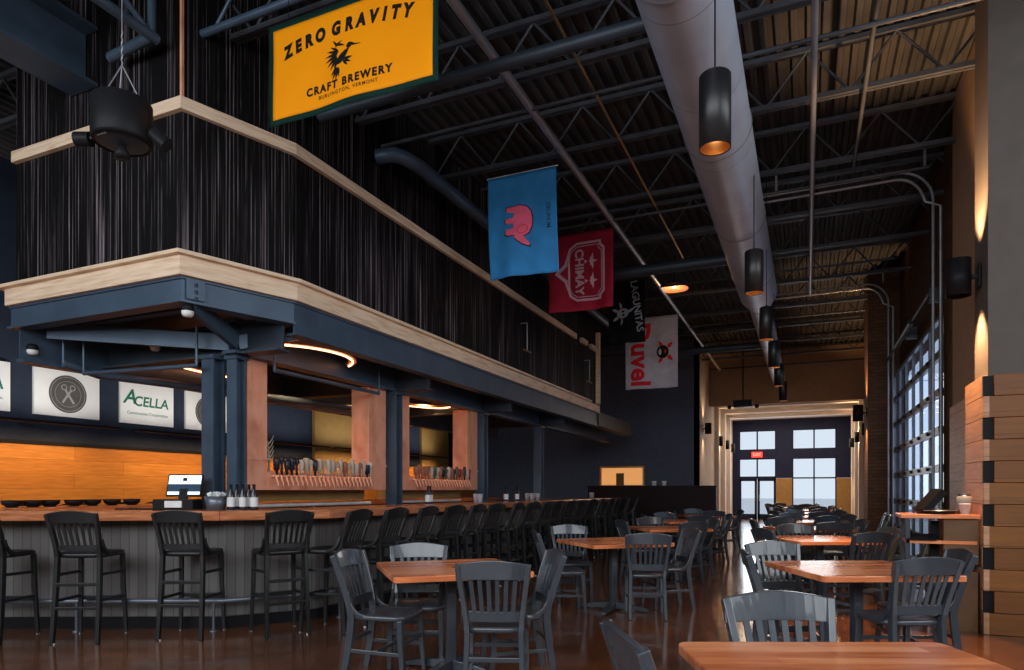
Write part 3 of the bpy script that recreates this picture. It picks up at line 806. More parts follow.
# ---- flag 2 (blue, pink elephant lying on its side)
f2 = Flag('hanging_banner', 'blue hanging flag with a pink elephant emblem turned sideways', 'banner', (-3.86,7.94,5.40), .96, 1.33, 'blue_cloth', .03, seed=2.1, skewl=.03, hem=True)
el = [(-.20,.02),(-.17,.10),(-.10,.15),(0,.17),(.10,.16),(.18,.12),(.22,.05),(.26,.07),(.33,.13),(.36,.12),(.32,.03),(.27,-.03),(.24,-.06),(.20,-.06),(.20,-.15),(.17,-.19),(.11,-.18),(.11,-.08),(.05,-.07),(.03,-.18),(-.03,-.19),(-.04,-.08),(-.10,-.06),(-.13,-.17),(-.19,-.17),(-.19,-.06)]
el = [(x*.95-.02, y*1.05) for x, y in el]
cen = (0,.02)
f2.art('elephant_outline', poly2([(x*1.06, y*1.08) for x, y in el]), 'dark_ink', R(-90), (.47,.48), -.006)
f2.art('elephant_emblem', poly2(el), 'pink_ink', R(-90), (.47,.48), -.009)
f2.art('elephant_ear', poly2(ell(.10,.04,.055,.075,.3)), 'red_ink', R(-90), (.47,.48), -.0105)
f2.art('elephant_ear', poly2(ell(.10,.04,.047,.067,.3)), 'pink_ink', R(-90), (.47,.48), -.0125)
f2.art('small_print', text_polys('DELIRIUM', .075, .001), 'screen_blue', R(-90), (.88,.46), -.008)
# ---- flag 3 (red shield)
f3 = Flag('hanging_banner', 'dark red hanging flag with a pale shield outline turned sideways', 'banner', (-3.80,10.1,5.36), 1.06, 1.22, 'red_cloth', .035, seed=4.0, skewl=.0)
sh = [(-.46,.30),(-.40,.30),(-.34,.36),(.34,.36),(.40,.30),(.46,.30),(.46,-.10),(.38,-.22),(.14,-.30),(0,-.46),(-.14,-.30),(-.38,-.22),(-.46,-.10)]
sh = sh[::-1]
f3.art('shield_line', ringstrip(sh, .035), 'shield_ink', R(-90), (.53,.5), -.008)
f3.art('shield_line', ringstrip([(x*.87, y*.87) for x, y in sh], .012), 'shield_ink', R(-90), (.53,.5), -.008)
f3.art('lettering', text_polys('CHIMAY', .19, .006), 'shield_ink', R(-90), (.47,.5), -.008)
f3.art('lettering_rule', poly2([(-.26,-.18),(.26,-.18),(.26,-.15),(-.26,-.15)]), 'shield_ink', R(-90), (.47,.5), -.008)
for sx in (-.15,.15):
    q = [poly2(petal(sx,.10,.14,.05,R(90))), poly2(petal(sx,.13,.12,.045,R(140),.5)), poly2(petal(sx,.13,.12,.045,R(40),-.5)), poly2([(sx-.06,.12),(sx+.06,.12),(sx+.06,.135),(sx-.06,.135)]), poly2([(sx-.03,.03),(sx+.03,.03),(sx,.08)])]
    vv = []; ff = []
    for a, b_ in q: o_ = len(vv); vv += a; ff += [tuple(i+o_ for i in qq) for qq in b_]
    f3.art('fleur_emblem', (vv, ff), 'shield_ink', R(-90), (.53,.5), -.009)
# ---- flag 4 (black)
f4 = Flag('hanging_banner', 'small black hanging flag with white emblem and lettering', 'banner', (-3.60,12.9,5.40), .72, 1.22, 'black_cloth', .03, seed=1.0)
f4.art('lettering', text_polys('LAGUNITAS', .19, .004), 'grey_ink', R(-82), (.78,.42), -.008)
vv = []; ff = []
for a, b_ in [poly2(ell(0,.03,.10,.12)), poly2(petal(-.05,-.06,.14,.06,R(240))), poly2(petal(.05,-.06,.14,.06,R(300))), poly2(petal(0,.10,.2,.05,R(100),.3)), poly2(petal(-.1,0,.14,.05,R(170),.4)), poly2(petal(.1,0,.14,.05,R(10),-.4))]:
    o_ = len(vv); vv += a; ff += [tuple(i+o_ for i in qq) for qq in b_]
f4.art('emblem', (vv, ff), 'grey_ink', R(-85), (.36,.52), -.008)
f4.art('emblem_eye', poly2(ell(-.035,.04,.022,.03)), 'black_cloth', R(-85), (.36,.52), -.010); f4.art('emblem_eye', poly2(ell(.035,.04,.022,.03)), 'black_cloth', R(-85), (.36,.52), -.010)
# ---- flag 5 (white)
f5 = Flag('hanging_banner', 'white hanging flag with big red sideways lettering, farthest of the flags', 'banner', (-3.92,15.5,5.32), 1.22, 1.66, 'white_cloth', .03, seed=3.0)
f5.art('lettering', text_polys('Duvel', .62, .02), 'red_ink', R(-90), (.28,.52), -.009)
vv = []; ff = []
for a, b_ in [poly2(petal(-.1,.1,.16,.1,R(120),.2)), poly2(petal(.1,.1,.16,.1,R(60),-.2)), poly2(petal(-.12,-.02,.16,.08,R(200),.2)), poly2(petal(.12,-.02,.16,.08,R(-20),-.2))]:
    o_ = len(vv); vv += a; ff += [tuple(i+o_ for i in qq) for qq in b_]
f5.art('emblem_wing', (vv, ff), 'red_ink', R(-90), (.72,.5), -.009)
f5.art('emblem_face', poly2(ell(0,.02,.15,.14)), 'dark_ink', R(-90), (.70,.5), -.010)
f5.art('emblem_mark', poly2(ell(0,-.04,.07,.035)), 'white_cloth', R(-90), (.70,.5), -.012)
f5.art('emblem_mark', poly2(petal(-.05,.08,.1,.05,0)), 'red_ink', R(-90), (.70,.5), -.012)

# ------------------------------------------------------------------ signs on the left wall
def sign(y0, y1, kind, label):
    z0, z1 = 2.43, 3.13; t = thing('wall_sign', label, 'sign', (-10.48, (y0+y1)/2, (z0+z1)/2), 0, 'white sponsor signs on the navy wall')
    w2, h2 = (y1-y0)/2, (z1-z0)/2
    obj('board', MB().box(-.02,.02,-w2,w2,-h2,h2), 'sign_white', t)
    def art(nm, vf, mat, o=.023, dx=0, dy=0):
        vs, fs = vf   # seen from +x: reading direction runs along +y
        obj(nm, MB().add([(o, x+dx, y+dy) for x, y in vs], fs), mat, t)
    if kind == 'text':
        vs, fs = text_polys('A', .34, .006, .25); art('lettering', (vs, fs), 'sign_green', dx=-w2*.68, dy=.09)
        vs, fs = text_polys('CELLA', .235, .005, .12); art('lettering', (vs, fs), 'sign_green', dx=w2*.12, dy=.03)
        vs, fs = text_polys('Construction Corporation', .072, .0005); art('small_print', (vs, fs), 'sign_green', dx=0, dy=-.17)
    else:
        art('seal', poly2(ell(0,0,.29,.29,0,48)), 'seal_grey')
        art('seal_ring', ringstrip(ell(0,0,.265,.265,0,48)[::1], .008), 'seal_light', .025)
        art('seal_ring', ringstrip(ell(0,0,.20,.20,0,48), .006), 'seal_light', .025)
        for sg in (-1,1):
            art('crossed_key', poly2([(sg*-.10,-.13),(sg*-.075,-.15),(sg*.06,.06),(sg*.035,.08)]), 'seal_light', .026 if sg>0 else .027)
            art('key_bow', ringstrip(ell(sg*.065,.10,.045,.045,0,20), .014), 'seal_light', .028)
for y0,y1,k,l in ((4.88,5.86,'text','white sign with green lettering, cut by the frame edge on the navy wall'),(6.18,7.18,'seal','white sign with whole grey round seal, between the two green-lettered signs'),(7.54,8.56,'text','white sign with whole green lettering, between the two round-seal signs'),(8.82,9.82,'seal','white sign with grey round seal half hidden behind the steel column')):
    sign(y0,y1,k,l)
struct('trim_ochre_curtain', MB().box(-10.5,-10.42,12.3,13.9,1.98,3.6), 'ochre_panel')
struct('trim_ochre_curtain_far', MB().box(-10.5,-10.42,17.0,18.6,1.98,3.4), 'ochre_panel')

# ------------------------------------------------------------------ pass window + partition
ps = thing('kitchen_pass', 'lit kitchen pass opening in the dark far wall', 'serving hatch', (0,0,0))
dd = 21.5/(ca+sa*.165)
def XU(u, Y):
    r_ = (u-512)/FPX; d_ = Y/(ca+sa*r_); return d_*(-sa+ca*r_), d_
x0,_ = XU(602,21.5); x1,_ = XU(643,21.5)
obj('hatch_frame', MB().box(x0-.06,x1+.06,21.42,21.5,2.02,2.08).box(x0-.06,x0,21.42,21.5,1.42,2.02).box(x1,x1+.06,21.42,21.5,1.42,2.02), 'brass', ps)
obj('glowing_back', MB().box(x0,x1,21.485,21.499,1.42,2.02), 'pass_glow', ps)
obj('shelf', MB().box(x0,x1,21.3,21.485,1.42,1.46).box(x0+.5,x0+.75,21.42,21.484,1.46,1.85), 'ochre_panel', ps)
px0,_ = XU(588,17); px1,_ = XU(716,17)
pt = thing('low_partition', 'low dark brown partition at the end of the bar', 'partition', (0,0,0))
obj('panel', MB().box(px0,px1,17,17.12,0,1.38), 'partition_brown', pt); obj('cap_rail', MB().box(px0-.02,px1+.02,16.97,17.15,1.38,1.41), 'partition_brown', pt)
for i,(u,l) in enumerate(((654,'small white cup on the dark partition, nearer the bar'),(664,'small white cup on the dark partition, nearer the entrance'))):
    x,_ = XU(u,17.05); tag(obj('cup', MB().lathe([(0,0),(.05,0),(.06,.12),(.055,.12),(.045,.01),(0,.01)], 14), 'white', loc=(x,17.06,1.41)), l, 'cup', 'cups on the partition')

# ------------------------------------------------------------------ pendants
p1_ = None
for i, u in enumerate((715,754,766.5,774,779,783)):
    X = -.54; d_ = .54*FPX/(ca*(807-u)); Yp = (d_ - sa*.54*1)/ca if False else None
    r_ = (u-512)/FPX; Y_ = d_*(ca+sa*r_); X_ = d_*(-sa+ca*r_)
    loc = (X_, Y_, 3.49)
    l = 'black cylinder pendant on a cord, %s from the camera' % ('nearest' if i==0 else ORD[i])
    if p1_ is None:
        p1_ = thing('pendant_lamp', l, 'pendant lamp', loc, 0, 'black cylinder pendants in a row')
        obj('shade', MB().lathe([(0,.47),(.092,.47),(.10,.46),(.10,0),(.094,0),(.094,.08)], 32), 'black_gloss', p1_)
        obj('inner_reflector', MB().lathe([(.0935,.005),(.09,.12),(.05,.17),(0,.17)], 32), 'gold_inner', p1_)
        obj('bulb', MB().lathe([(0,.15),(.028,.15),(.036,.12),(.028,.09),(0,.082)], 16), 'bulb', p1_)
        obj('cord', MB().tube([(0,0,.47),(0,0,ROOF-3.49)], .006, 6), 'black', p1_)
        obj('cord_grip', MB().lathe([(.0,.50),(.015,.50),(.02,.47)], 12), 'black', p1_)
    else: dup(p1_, loc, 0, l)
    lamp('SPOT', 'pendant_spot', (X_, Y_, 3.57), 45, (1,.68,.40), spot_size=R(95), spot_blend=.7, shadow_soft_size=.05)

# sconces ------------------------------------------------------------------
sc_ = None
def sconce(x, y, z, rz, label, e=30, s=1):
    global sc_
    if sc_ is None:
        sc_ = thing('wall_sconce', label, 'wall lamp', (x,y,z), rz, 'black up and down wall sconces')
        obj('barrel', MB().lathe([(.09,-.17),(.105,-.175),(.105,.175),(.09,.17),(.09,-.17)], 28), 'black', sc_)
        obj('lens', MB().lathe([(0,.12),(.088,.12)], 20).lathe([(.088,-.12),(0,-.12)], 20), 'gold_inner', sc_)
        obj('arm', MB().box(.10,.15,-.02,.02,-.02,.02), 'black', sc_)
        obj('back_plate', MB().box(.15,.17,-.06,.06,-.11,.11), 'black', sc_, .004)
    else:
        o = dup(sc_, (x,y,z), rz, label)
    c, s_ = math.cos(rz), math.sin(rz)
    if e:
        for sg in (1,-1):
            lamp('SPOT', 'sconce_spot', (x,y,z+sg*.14), e, (1,.55,.25), spot_size=R(80), spot_blend=.6, shadow_soft_size=.04, rot=(PI if sg>0 else 0,0,0))
sconce(1.32, 7.55, 3.32, 0, 'black cylinder sconce on the corner pier above the boards', 420)
sconce(1.50, 10.3, 3.32, 0, 'black cylinder sconce beside the glazed door', 22) if False else None
sconce(1.03, 16.6, 3.0, 0, 'black sconce on the dark brick pier', 220)
k = 0
for yy in (19.5, 22.3, 25.5, 28.5):
    sconce(1.58, yy, 3.1, 0, f'small black sconce on the far side wall, {ORD[k]} past the brick pier', 170); k += 1
for k, yy in enumerate((22.4, 25.6, 27.8, 30.0)):
    sconce(-2.93, yy, 3.1 if k else 3.3, PI, f'black sconce on the pale return wall, {ORD[k]} from the dining room', 45)

# fix: exit sign
ex = thing('exit_sign', 'small red lit EXIT sign above the entrance doors', 'sign', (-2.05, 31.80, 2.88))
obj('housing', MB().box(-.22,.22,-.03,.03,-.12,.12), 'exit_red', ex); vs, fs = text_polys('EXIT', .17, .004)
obj('lettering', MB().add([(x,-.032,y) for x,y in vs], fs), 'white', ex); obj('bracket', MB().box(-.02,.02,-.01,.09,.12,.16), 'black', ex)
# ceiling projector near bulkhead
pj = thing('ceiling_projector', 'black projector with side lamps below the bulkhead', 'projector', (XU(743,22.6)[0],22.6,3.95))
obj('body', MB().box(-.28,.28,-.2,.2,0,.22), 'black', pj, .01); obj('drop_pole', MB().tube([(0,0,.22),(0,0,ROOF-3.95)], .02, 8), 'black', pj)
obj('side_lamp', MB().lathe([(0,-.06),(.06,-.05),(.06,.06),(0,.06)],14,(-.42,0,.02)).lathe([(0,-.06),(.06,-.05),(.06,.06),(0,.06)],14,(.42,0,.02)).box(-.42,.42,-.01,.01,.05,.07), 'black', pj)

# ------------------------------------------------------------------ hanging drum speaker
hs = thing('hanging_speaker', 'black drum speaker with two small lamps hanging by the canopy corner', 'speaker', tuple(LD((122-512)/FPX*4.6, 4.6, 3.68)))
hs.scale = (.88,.88,.88)
obj('drum', MB().lathe([(0,.34),(.19,.34),(.215,.32),(.215,.03),(.20,.0),(.19,.01),(0,.012)], 40), 'black', hs)
obj('grille', MB().lathe([(.185,.009),(.12,-.008),(0,-.014)], 32), 'steel_dark', hs)
obj('label_plate', MB().box(-.05,.05,-.17,-.16,-.0,.012), 'grey_ink', hs)
obj('horn', MB().lathe([(.03,-.015),(.045,-.05),(.06,-.11),(.0,-.11)], 16), 'black', hs)
ch = MB()
for k in range(3):
    a = 2*PI*k/3+.6; ch.tube([(.14*math.cos(a),.14*math.sin(a),.34),(0,0,.62)], .005, 6)
obj('suspension', ch, 'pipe_grey', hs)
cc = MB()
for k in range(9): cc.tube([(0,0,.62+k*.03),(.006*(-1)**k,0,.635+k*.03),(0,0,.65+k*.03)], .006, 6)
cc.tube([(0,0,.88),(0,0,(ROOF-3.68)/.88)], .004, 6)
obj('chain', cc, 'pipe_grey', hs)
rv = Vector((ca, sa, 0))
for sg in (-1,1):
    b0 = rv*(sg*.20)+Vector((0,0,.06)); b1 = rv*(sg*.30)+Vector((0,0,.04))
    sl = obj('side_lamp', MB().tube([b1-rv*.055*1+Vector((0,0,.04)), b1+rv*.055*1-Vector((0,0,.05))] if sg>0 else [b1+rv*.055+Vector((0,0,.0)), b1-rv*.06+Vector((0,0,.0))], .055, 16), 'black', hs)
    obj('arm', MB().tube([b0,b1], .012, 8), 'pipe_grey', sl)

# ------------------------------------------------------------------ chairs
def arcx(w0, y0, z, bow, n=7):
    return [(-w0/2+w0*k/(n-1), y0 - bow*(1-((k/(n-1)-.5)*2)**2), z) for k in range(n)]
def post_path(sx, zs, top, seat, tw, bw, spread=.0):
    """rear leg + back post, floor to top"""
    pts = []
    for t in range(0, 13):
        z = top*t/12
        if z < seat: y = -.185 - .06*((seat-z)/seat)**1.5; w = bw + .012*((seat-z)/seat)
        else:
            q = (z-seat)/(top-seat); y = -.185 - .115*q**1.25; w = bw + (tw-bw)*q
        pts.append((sx*w, y, z))
    return pts
def back_y(z, top, seat):
    q = (z-seat)/(top-seat); return -.185-.115*q**1.25
def make_seat(name, label, cat, group, seat, top, mat, stool, nsl=6, hw=.215, bw=.165):
    t = thing(name, label, cat, (0,0,0), 0, group)
    # seat: rounded, dished
    poly = []
    for k in range(28):
        a = 2*PI*k/28; c_, s_ = math.cos(a), math.sin(a)
        x = .215*math.copysign(abs(c_)**.45, c_)*(1 + .06*s_); y = .205*math.copysign(abs(s_)**.5, s_)
        poly.append((x, y))
    sb = MB(); n = len(poly); rings = [(.90,-.040),(1.0,-.028),(1.0,-.006),(.95,.004),(.7,-.004),(.3,-.010)]
    vs = []
    for sc, dz in rings: vs += [(x*sc, y*sc+.015, seat+dz) for x, y in poly]
    fs = [tuple(range(n))[::-1], tuple(range((len(rings)-1)*n, len(rings)*n))]
    for i in range(len(rings)-1):
        for k in range(n): fs.append((i*n+k, i*n+(k+1)%n, (i+1)*n+(k+1)%n, (i+1)*n+k))
    sb.add(vs, fs, True)
    obj('seat', sb, mat, t)
    tw = hw
    for sx in (-1,1):
        pts = post_path(sx, 0, top, seat, tw, bw)
        obj('leg', MB().sweep(pts, [(.032,.040+.012*math.sin(PI*min(1,p[2]/top))) for p in pts], (0,1,0)), mat, t, .004)
        fx, fy = sx*.185, .185
        spl = 1.0 if not stool else 1.06
        obj('leg', MB().sweep([(fx*spl*1.02, fy+.02, 0),(fx, fy, seat*.55),(fx*.97, fy-.01, seat-.03)], [(.030,.030),(.036,.036),(.038,.038)], (0,1,0)), mat, t, .005)
    bow = .035
    # crest rail with a raised middle
    ch_ = .095 if not stool else .085
    n = 13; vs = []
    for k in range(n):
        q = k/(n-1); x = (-tw-.012)+(2*tw+.024)*q; yb = back_y(top-.02, top, seat) - bow*(1-(2*q-1)**2); up_ = .018*math.cos((2*q-1)*PI/2)**2*1.0
        e_ = .012*abs(2*q-1)**6
        z1 = top+.012+up_-e_; z0 = top-ch_+.006*(1-(2*q-1)**2)
        y0 = back_y(z0, top, seat) - bow*(1-(2*q-1)**2)
        vs += [(x, y0-.011, z0),(x, y0+.011, z0),(x, yb+.011, z1),(x, yb-.011, z1)]
    fs = [(0,1,2,3)[::-1], tuple(4*(n-1)+i for i in range(4))]
    for k in range(n-1):
        a = 4*k
        for i in range(4): fs.append((a+i, a+(i+1)%4, a+4+(i+1)%4, a+4+i))
    obj('top_rail', MB().add(vs, fs), mat, t, .004)
    zl = seat+(.075 if not stool else .05)
    hl = .065 if not stool else .05
    wl = bw + (tw-bw)*((zl-seat)/(top-seat))
    pts = arcx(2*wl, back_y(zl,top,seat), zl, .022)
    obj('lower_rail', MB().sweep(pts, (.02, hl)), mat, t, .003)
    for k in range(nsl):
        q = (k+1)/(nsl+1); zb = zl+hl/2-.005; zt = top-ch_+.01
        pts = []
        for m_ in range(7):
            z = zb+(zt-zb)*m_/6; w_ = (bw+(tw-bw)*((z-seat)/(top-seat)))*.93
            bw_ = bow*((z-zl)/(top-zl))+.022*(1-(z-zl)/(top-zl))
            pts.append(((2*q-1)*w_, back_y(z,top,seat)-bw_*(1-(2*q-1)**2), z))
        obj('slat', MB().sweep(pts, (.010, .026 if not stool else .022), (1,0,0)), mat, t)
    # curved hip braces from post to seat rim
    for sx in (-1,1):
        z = seat+.16 if not stool else seat+.12
        pts = []
        for m_ in range(7):
            a = m_/6*PI/2; pts.append((sx*(bw+.022+.012*math.sin(a)), back_y(z,top,seat)+.02+.13*math.sin(a)*0+.13*(1-math.cos(a)), z-(z-seat+.01)*math.sin(a)))
        obj('hip_brace', MB().sweep(pts, (.028,.022), (1,0,0)), mat, t, .003)
    # stretchers
    def rear(z): return (bw+.012*((seat-z)/seat), -.185-.06*((seat-z)/seat)**1.5)
    zs_side = (.20,.13) if not stool else (.36,.58)
    for sx in (-1,1):
        for z in ((.20,) if not stool else (.36,.58)):
            rx, ry = rear(z); obj('stretcher', MB().sweep([(sx*rx,ry,z+.0),(sx*.187,.192,z-.01)], (.018,.026)), mat, t, .003)
    if not stool:
        obj('stretcher', MB().sweep([(-.18,.0,.20),(.18,.0,.20)], (.018,.026)), mat, t, .003)
        obj('stretcher', MB().sweep([(-.17,-.21,.26),(.17,-.21,.26)], (.018,.028)), mat, t, .003)
        obj('stretcher', MB().sweep([(-.185,.19,.26),(.185,.19,.26)], (.018,.028)), mat, t, .003)
    else:
        obj('stretcher', MB().sweep([(-.19,.20,.33),(.19,.20,.33)], (.022,.034)), mat, t, .003)
        obj('stretcher', MB().sweep([(-.17,-.215,.50),(.17,-.215,.50)], (.018,.030)), mat, t, .003)
        obj('stretcher', MB().sweep([(-.17,-.225,.30),(.17,-.225,.30)], (.018,.026)), mat, t, .003)
        g = MB()
        for x_, y_ in ((-.2,.205),(.2,.205),(-.177,-.243),(.177,-.243)): g.lathe([(0,0),(.016,0),(.016,.012),(0,.012)], 8, (x_,y_,0))
        obj('glide', g, 'white', t)
    return t
CH = None
def chair(x, y, rz, label, group='slat-back dining chairs'):
    global CH
    if CH is None:
        CH = make_seat('dining_chair', label, 'chair', group, .45, .85, 'chair_paint', False)
        CH.location = (x,y,0); CH.rotation_euler = (0,0,rz); return CH
    return dup(CH, (x,y,0), rz, label, group)
ST = None
def stool(x, y, rz, label, group='black bar stools around the counter'):
    global ST
    if ST is None:
        ST = make_seat('bar_stool', label, 'bar stool', group, .76, 1.10, 'stool_paint', True, nsl=6, hw=.195, bw=.172)
        ST.location = (x,y,0); ST.rotation_euler = (0,0,rz); return ST
    return dup(ST, (x,y,0), rz, label, group)

# ------------------------------------------------------------------ tables
TH = 25.5
TBL = None
def rounded(sz, r, n=5):
    h = sz/2; out = []
    for cx, cy, a0 in ((h-r,h-r,0),(-h+r,h-r,90),(-h+r,-h+r,180),(h-r,-h+r,270)):
        for k in range(n+1):
            a = R(a0+90*k/n); out.append((cx+r*math.cos(a), cy+r*math.sin(a)))
    return out
def table(x, y, rz, label, sz=.9):
    global TBL
    if TBL is None:
        TBL = thing('dining_table', label, 'table', (x,y,0), rz, 'square wooden pedestal tables')
        obj('table_top', MB().prism(rounded(.9,.035), .71, .75), 'table_wood', TBL, .006)
        obj('pedestal', MB().box(-.032,.032,-.032,.032,.03,.70), 'chair_paint', TBL, .006)
        obj('top_plate', MB().sweep([(-.3,0,.70),(.3,0,.70)], (.06,.02)).sweep([(0,-.3,.70),(0,.3,.70)], (.06,.02)), 'black', TBL)
        for k in range(4):
            a = k*PI/2+PI/4; c_, s_ = math.cos(a), math.sin(a)
            obj('foot', MB().sweep([(.03*c_,.03*s_,.055),(.2*c_,.2*s_,.045),(.36*c_,.36*s_,.02)], [(.06,.07),(.055,.05),(.045,.03)]), 'chair_paint', TBL, .005)
        o = TBL
    else: o = dup(TBL, (x,y,0), rz, label)
    if sz != .9:
        o.scale = (sz/.9, sz/.9, 1)
    return o
random.seed(11)
def seatset(cx, cy, desc, th=TH, sides=None, dist=.43, jit=True):
    """sides: dict name -> (offset along, distance, extra rotation deg)"""
    base = {'near':(0,-1,0),'far':(0,1,180),'bar':(-1,0,-90),'window':(1,0,90)}
    words = {'near':'near','far':'far','bar':'bar','window':'window'}
    c, s_ = math.cos(R(th)), math.sin(R(th))
    for nm, v in (sides or {k:None for k in base}).items():
        bx, by, br_ = base[nm]
        al, ds, rot = v if v else ((random.uniform(-.08,.08), dist+random.uniform(-.04,.1), random.uniform(-12,12)) if jit else (0,dist,0))
        lx, ly = bx*ds + (al if by else 0), by*ds + (al if bx else 0)
        chair(cx+lx*c-ly*s_, cy+lx*s_+ly*c, R(th+br_+rot), f'grey-black slat-back chair on the {words[nm]} side of {desc}')
# bar-side row (A) and window-side row (B)
A_ = [(-2.15,4.17),(-1.74,7.04),(-1.85,9.9),(-2.0,12.3),(-2.0,15.0)]
B_ = [(.32,5.32),(.13,8.37),(.0,10.6),(-.03,12.9),(.0,15.2),(.0,17.6),(.0,20.0),(-.4,23.0)]
def put(desc, items):
    for side, lat, d_, face, rot in items:
        p = LD(lat, d_); base = {'away':0,'right':-90,'camera':180,'left':90}[face]
        chair(p.x, p.y, R(YAW+base+rot), f'grey-black slat-back chair on the {side} side of {desc}')
A_ = [(-2.34,4.21,42),(-1.92,7.07,44),(-1.85,9.9,33),(-2.0,12.3,30),(-2.0,15.0,28)]
B_ = [(.32,5.32,25.5),(.13,8.37,27),(.0,10.6,24),(-.03,12.9,28),(.0,15.2,25),(.0,17.6,23),(.0,20.0,27),(-.4,23.0,25)]
T0 = LD(1.07, 1.95)
table(T0.x, T0.y, R(TH-2), 'square orange wood table closest to the camera, cut by the frame bottom', .95)
put('the table closest to the camera', [('far',1.10,2.47,'camera',0),('bar',.64,2.12,'right',6)])
SETS = {('A',0):[('near',-.10,4.30,'away',-3),('far',-.72,5.06,'camera',5),('bar',-.88,4.70,'right',-14),('window',.02,4.72,'left',12)],
 ('A',1):[('near',1.38,6.90,'away',-6),('far',.72,7.92,'camera',4),('bar',.55,7.15,'right',5),('window',1.72,7.45,'left',10)],
 ('B',0):[('near',2.62,4.53,'away',4),('far',2.17,5.24,'camera',3),('bar',1.98,4.76,'right',-14),('window',2.93,4.86,'left',-12)]}
for tag_, rowlist, where in (('A', A_, 'beside the bar'), ('B', B_, 'beside the glazed door')):
    for i,(x,y,th) in enumerate(rowlist):
        table(x, y, R(th), f'square orange wood table, {ORD[i]} in the row {where}')
        if (tag_,i) in SETS: put(f'the {ORD[i]} table {where}', SETS[(tag_,i)])
        else: seatset(x, y, f'the {ORD[i]} table {where}', th)
# extra chairs by the side wall
for i,(x,y,a) in enumerate(((1.1,8.9,100),(1.15,9.8,80),(1.0,13.2,95),(1.05,14.4,85))):
    chair(x, y, R(a), f'grey-black slat-back chair against the side wall, {ORD[i]} from the boarded corner', 'spare chairs by the side wall')

# ------------------------------------------------------------------ stools
k = 0
for (x,y,a,l) in ((-6.45,3.52,25,'bar stool at the angled bar end, cut by the frame edge'),(-5.75,3.87,28,'bar stool at the angled bar end, second from the frame edge'),(-5.05,4.33,25,'bar stool at the angled bar end in front of the register'),(-4.40,4.72,60,'bar stool at the clipped bar corner')):
    stool(x, y, R(a), 'black slatted '+l)
y = 5.02; k = 0
while y < 16.2:
    stool(-4.02+random.uniform(-.03,.03), y, R(90+random.uniform(-7,7)), f'black slatted bar stool on the long bar side, {ORD[k]} from the corner')
    y += .605; k += 1
for k in range(7):
    stool(-8.65, 3.95+.62*k, R(-90+random.uniform(-6,6)), f'black slatted bar stool behind the bar by the boarded wall, {ORD[k]} from the frame edge')

# ------------------------------------------------------------------ things on the bar
def on_bar(u, d_): return LD((u-512)/FPX*d_, d_)
p = on_bar(181, 6.55)
ps_ = thing('cash_register', 'black point of sale terminal with tilted screen and white printer on the bar', 'register', (p.x,p.y,1.11), R(28))
obj('base', MB().box(-.22,.16,-.12,.14,0,.10), 'black', ps_, .01)
obj('printer', MB().box(-.10,.06,-.14,.02,.02,.085), 'white', ps_, .006)
obj('neck', MB().sweep([(0,.04,.08),(0,.08,.20)], (.08,.03), (0,1,0)), 'black', ps_)
Ms = Matrix.Translation((0,.05,.13)) @ Matrix.Rotation(R(-18),4,'X')
sx_ = obj('screen', MB().box(-.17,.17,0,.025,0,.23,Ms), 'black', ps_, .006)
obj('display', MB().box(-.155,.155,-.003,0,.125,.215,Ms).box(-.155,.155,-.003,0,.015,.045,Ms), 'screen_white', sx_)
obj('display_band', MB().box(-.155,.155,-.0025,0,.045,.125,Ms), 'screen_blue', sx_)
obj('display_dot', MB().box(-.02,.02,-.005,-.003,.155,.19,Ms), 'black', sx_)
p = on_bar(216, 6.5)
cd = thing('condiment_tub', 'clear tub of condiments on the bar beside the register', 'tub', (p.x,p.y,1.11))
obj('tub', MB().lathe([(0,0),(.085,0),(.105,.13),(.10,.13),(.08,.01),(0,.01)], 24), 'alu', cd)
mb = MB(); random.seed(5)
for k in range(12):
    a = random.uniform(0,2*PI); r_ = random.uniform(0,.06); mb.box(-.022,.022,-.006,.006,-.02,.05, Matrix.Translation((r_*math.cos(a), r_*math.sin(a), .12)) @ Euler((random.uniform(-.5,.5),random.uniform(-.5,.5),a)).to_matrix().to_4x4())
obj('packets', mb, 'sign_white', cd)
plain('bottle_glass', (.02,.022,.03), .12)
bt = None
for i,(u,d_) in enumerate(((231,6.45),(237,6.62),(243,6.45),(249,6.6),(254,6.42))):
    p = on_bar(u,d_); l = f'dark bottle with white label on the bar, {ORD[i]} from the register'
    if bt is None:
        bt = thing('bottle', l, 'bottle', (p.x,p.y,1.11), 0, 'dark bottles on the bar')
        obj('glass', MB().lathe([(0,0),(.035,0),(.037,.02),(.037,.14),(.015,.19),(.013,.235),(0,.235)], 18), 'bottle_glass', bt)
        obj('bottle_label', MB().lathe([(.0375,.03),(.0375,.12)], 18), 'white', bt); obj('cap', MB().lathe([(.015,.225),(.015,.245),(0,.245)], 12), 'black', bt)
    else: dup(bt, (p.x,p.y,1.11), i*.7, l)
for i,(y_,x_) in enumerate(((7.9,-4.75),(8.05,-4.8),(10.4,-4.7),(10.6,-4.8),(10.75,-4.65))):
    dup(bt, (x_,y_,1.11), i, f'dark bottle with white label on the long bar side, {ORD[i]} from the corner')
gl = None
for i,(y_,x_) in enumerate(((11.3,-4.6),(11.45,-4.75),(11.6,-4.6),(11.75,-4.75),(9.2,-4.6),(9.35,-4.75),(15.4,-4.7),(15.6,-4.8))):
    l = f'small drinking glass on the bar top, {ORD[i]} of the scattered glasses'
    if gl is None:
        gl = tag(obj('drinking_glass', MB().lathe([(0,0),(.032,0),(.042,.13),(.039,.13),(.029,.012),(0,.012)], 18), 'grey_ink', loc=(x_,y_,1.11)), l, 'glass', 'glasses on the bar top')
    else: dup(gl, (x_,y_,1.11), 0, l)
bw_ = None
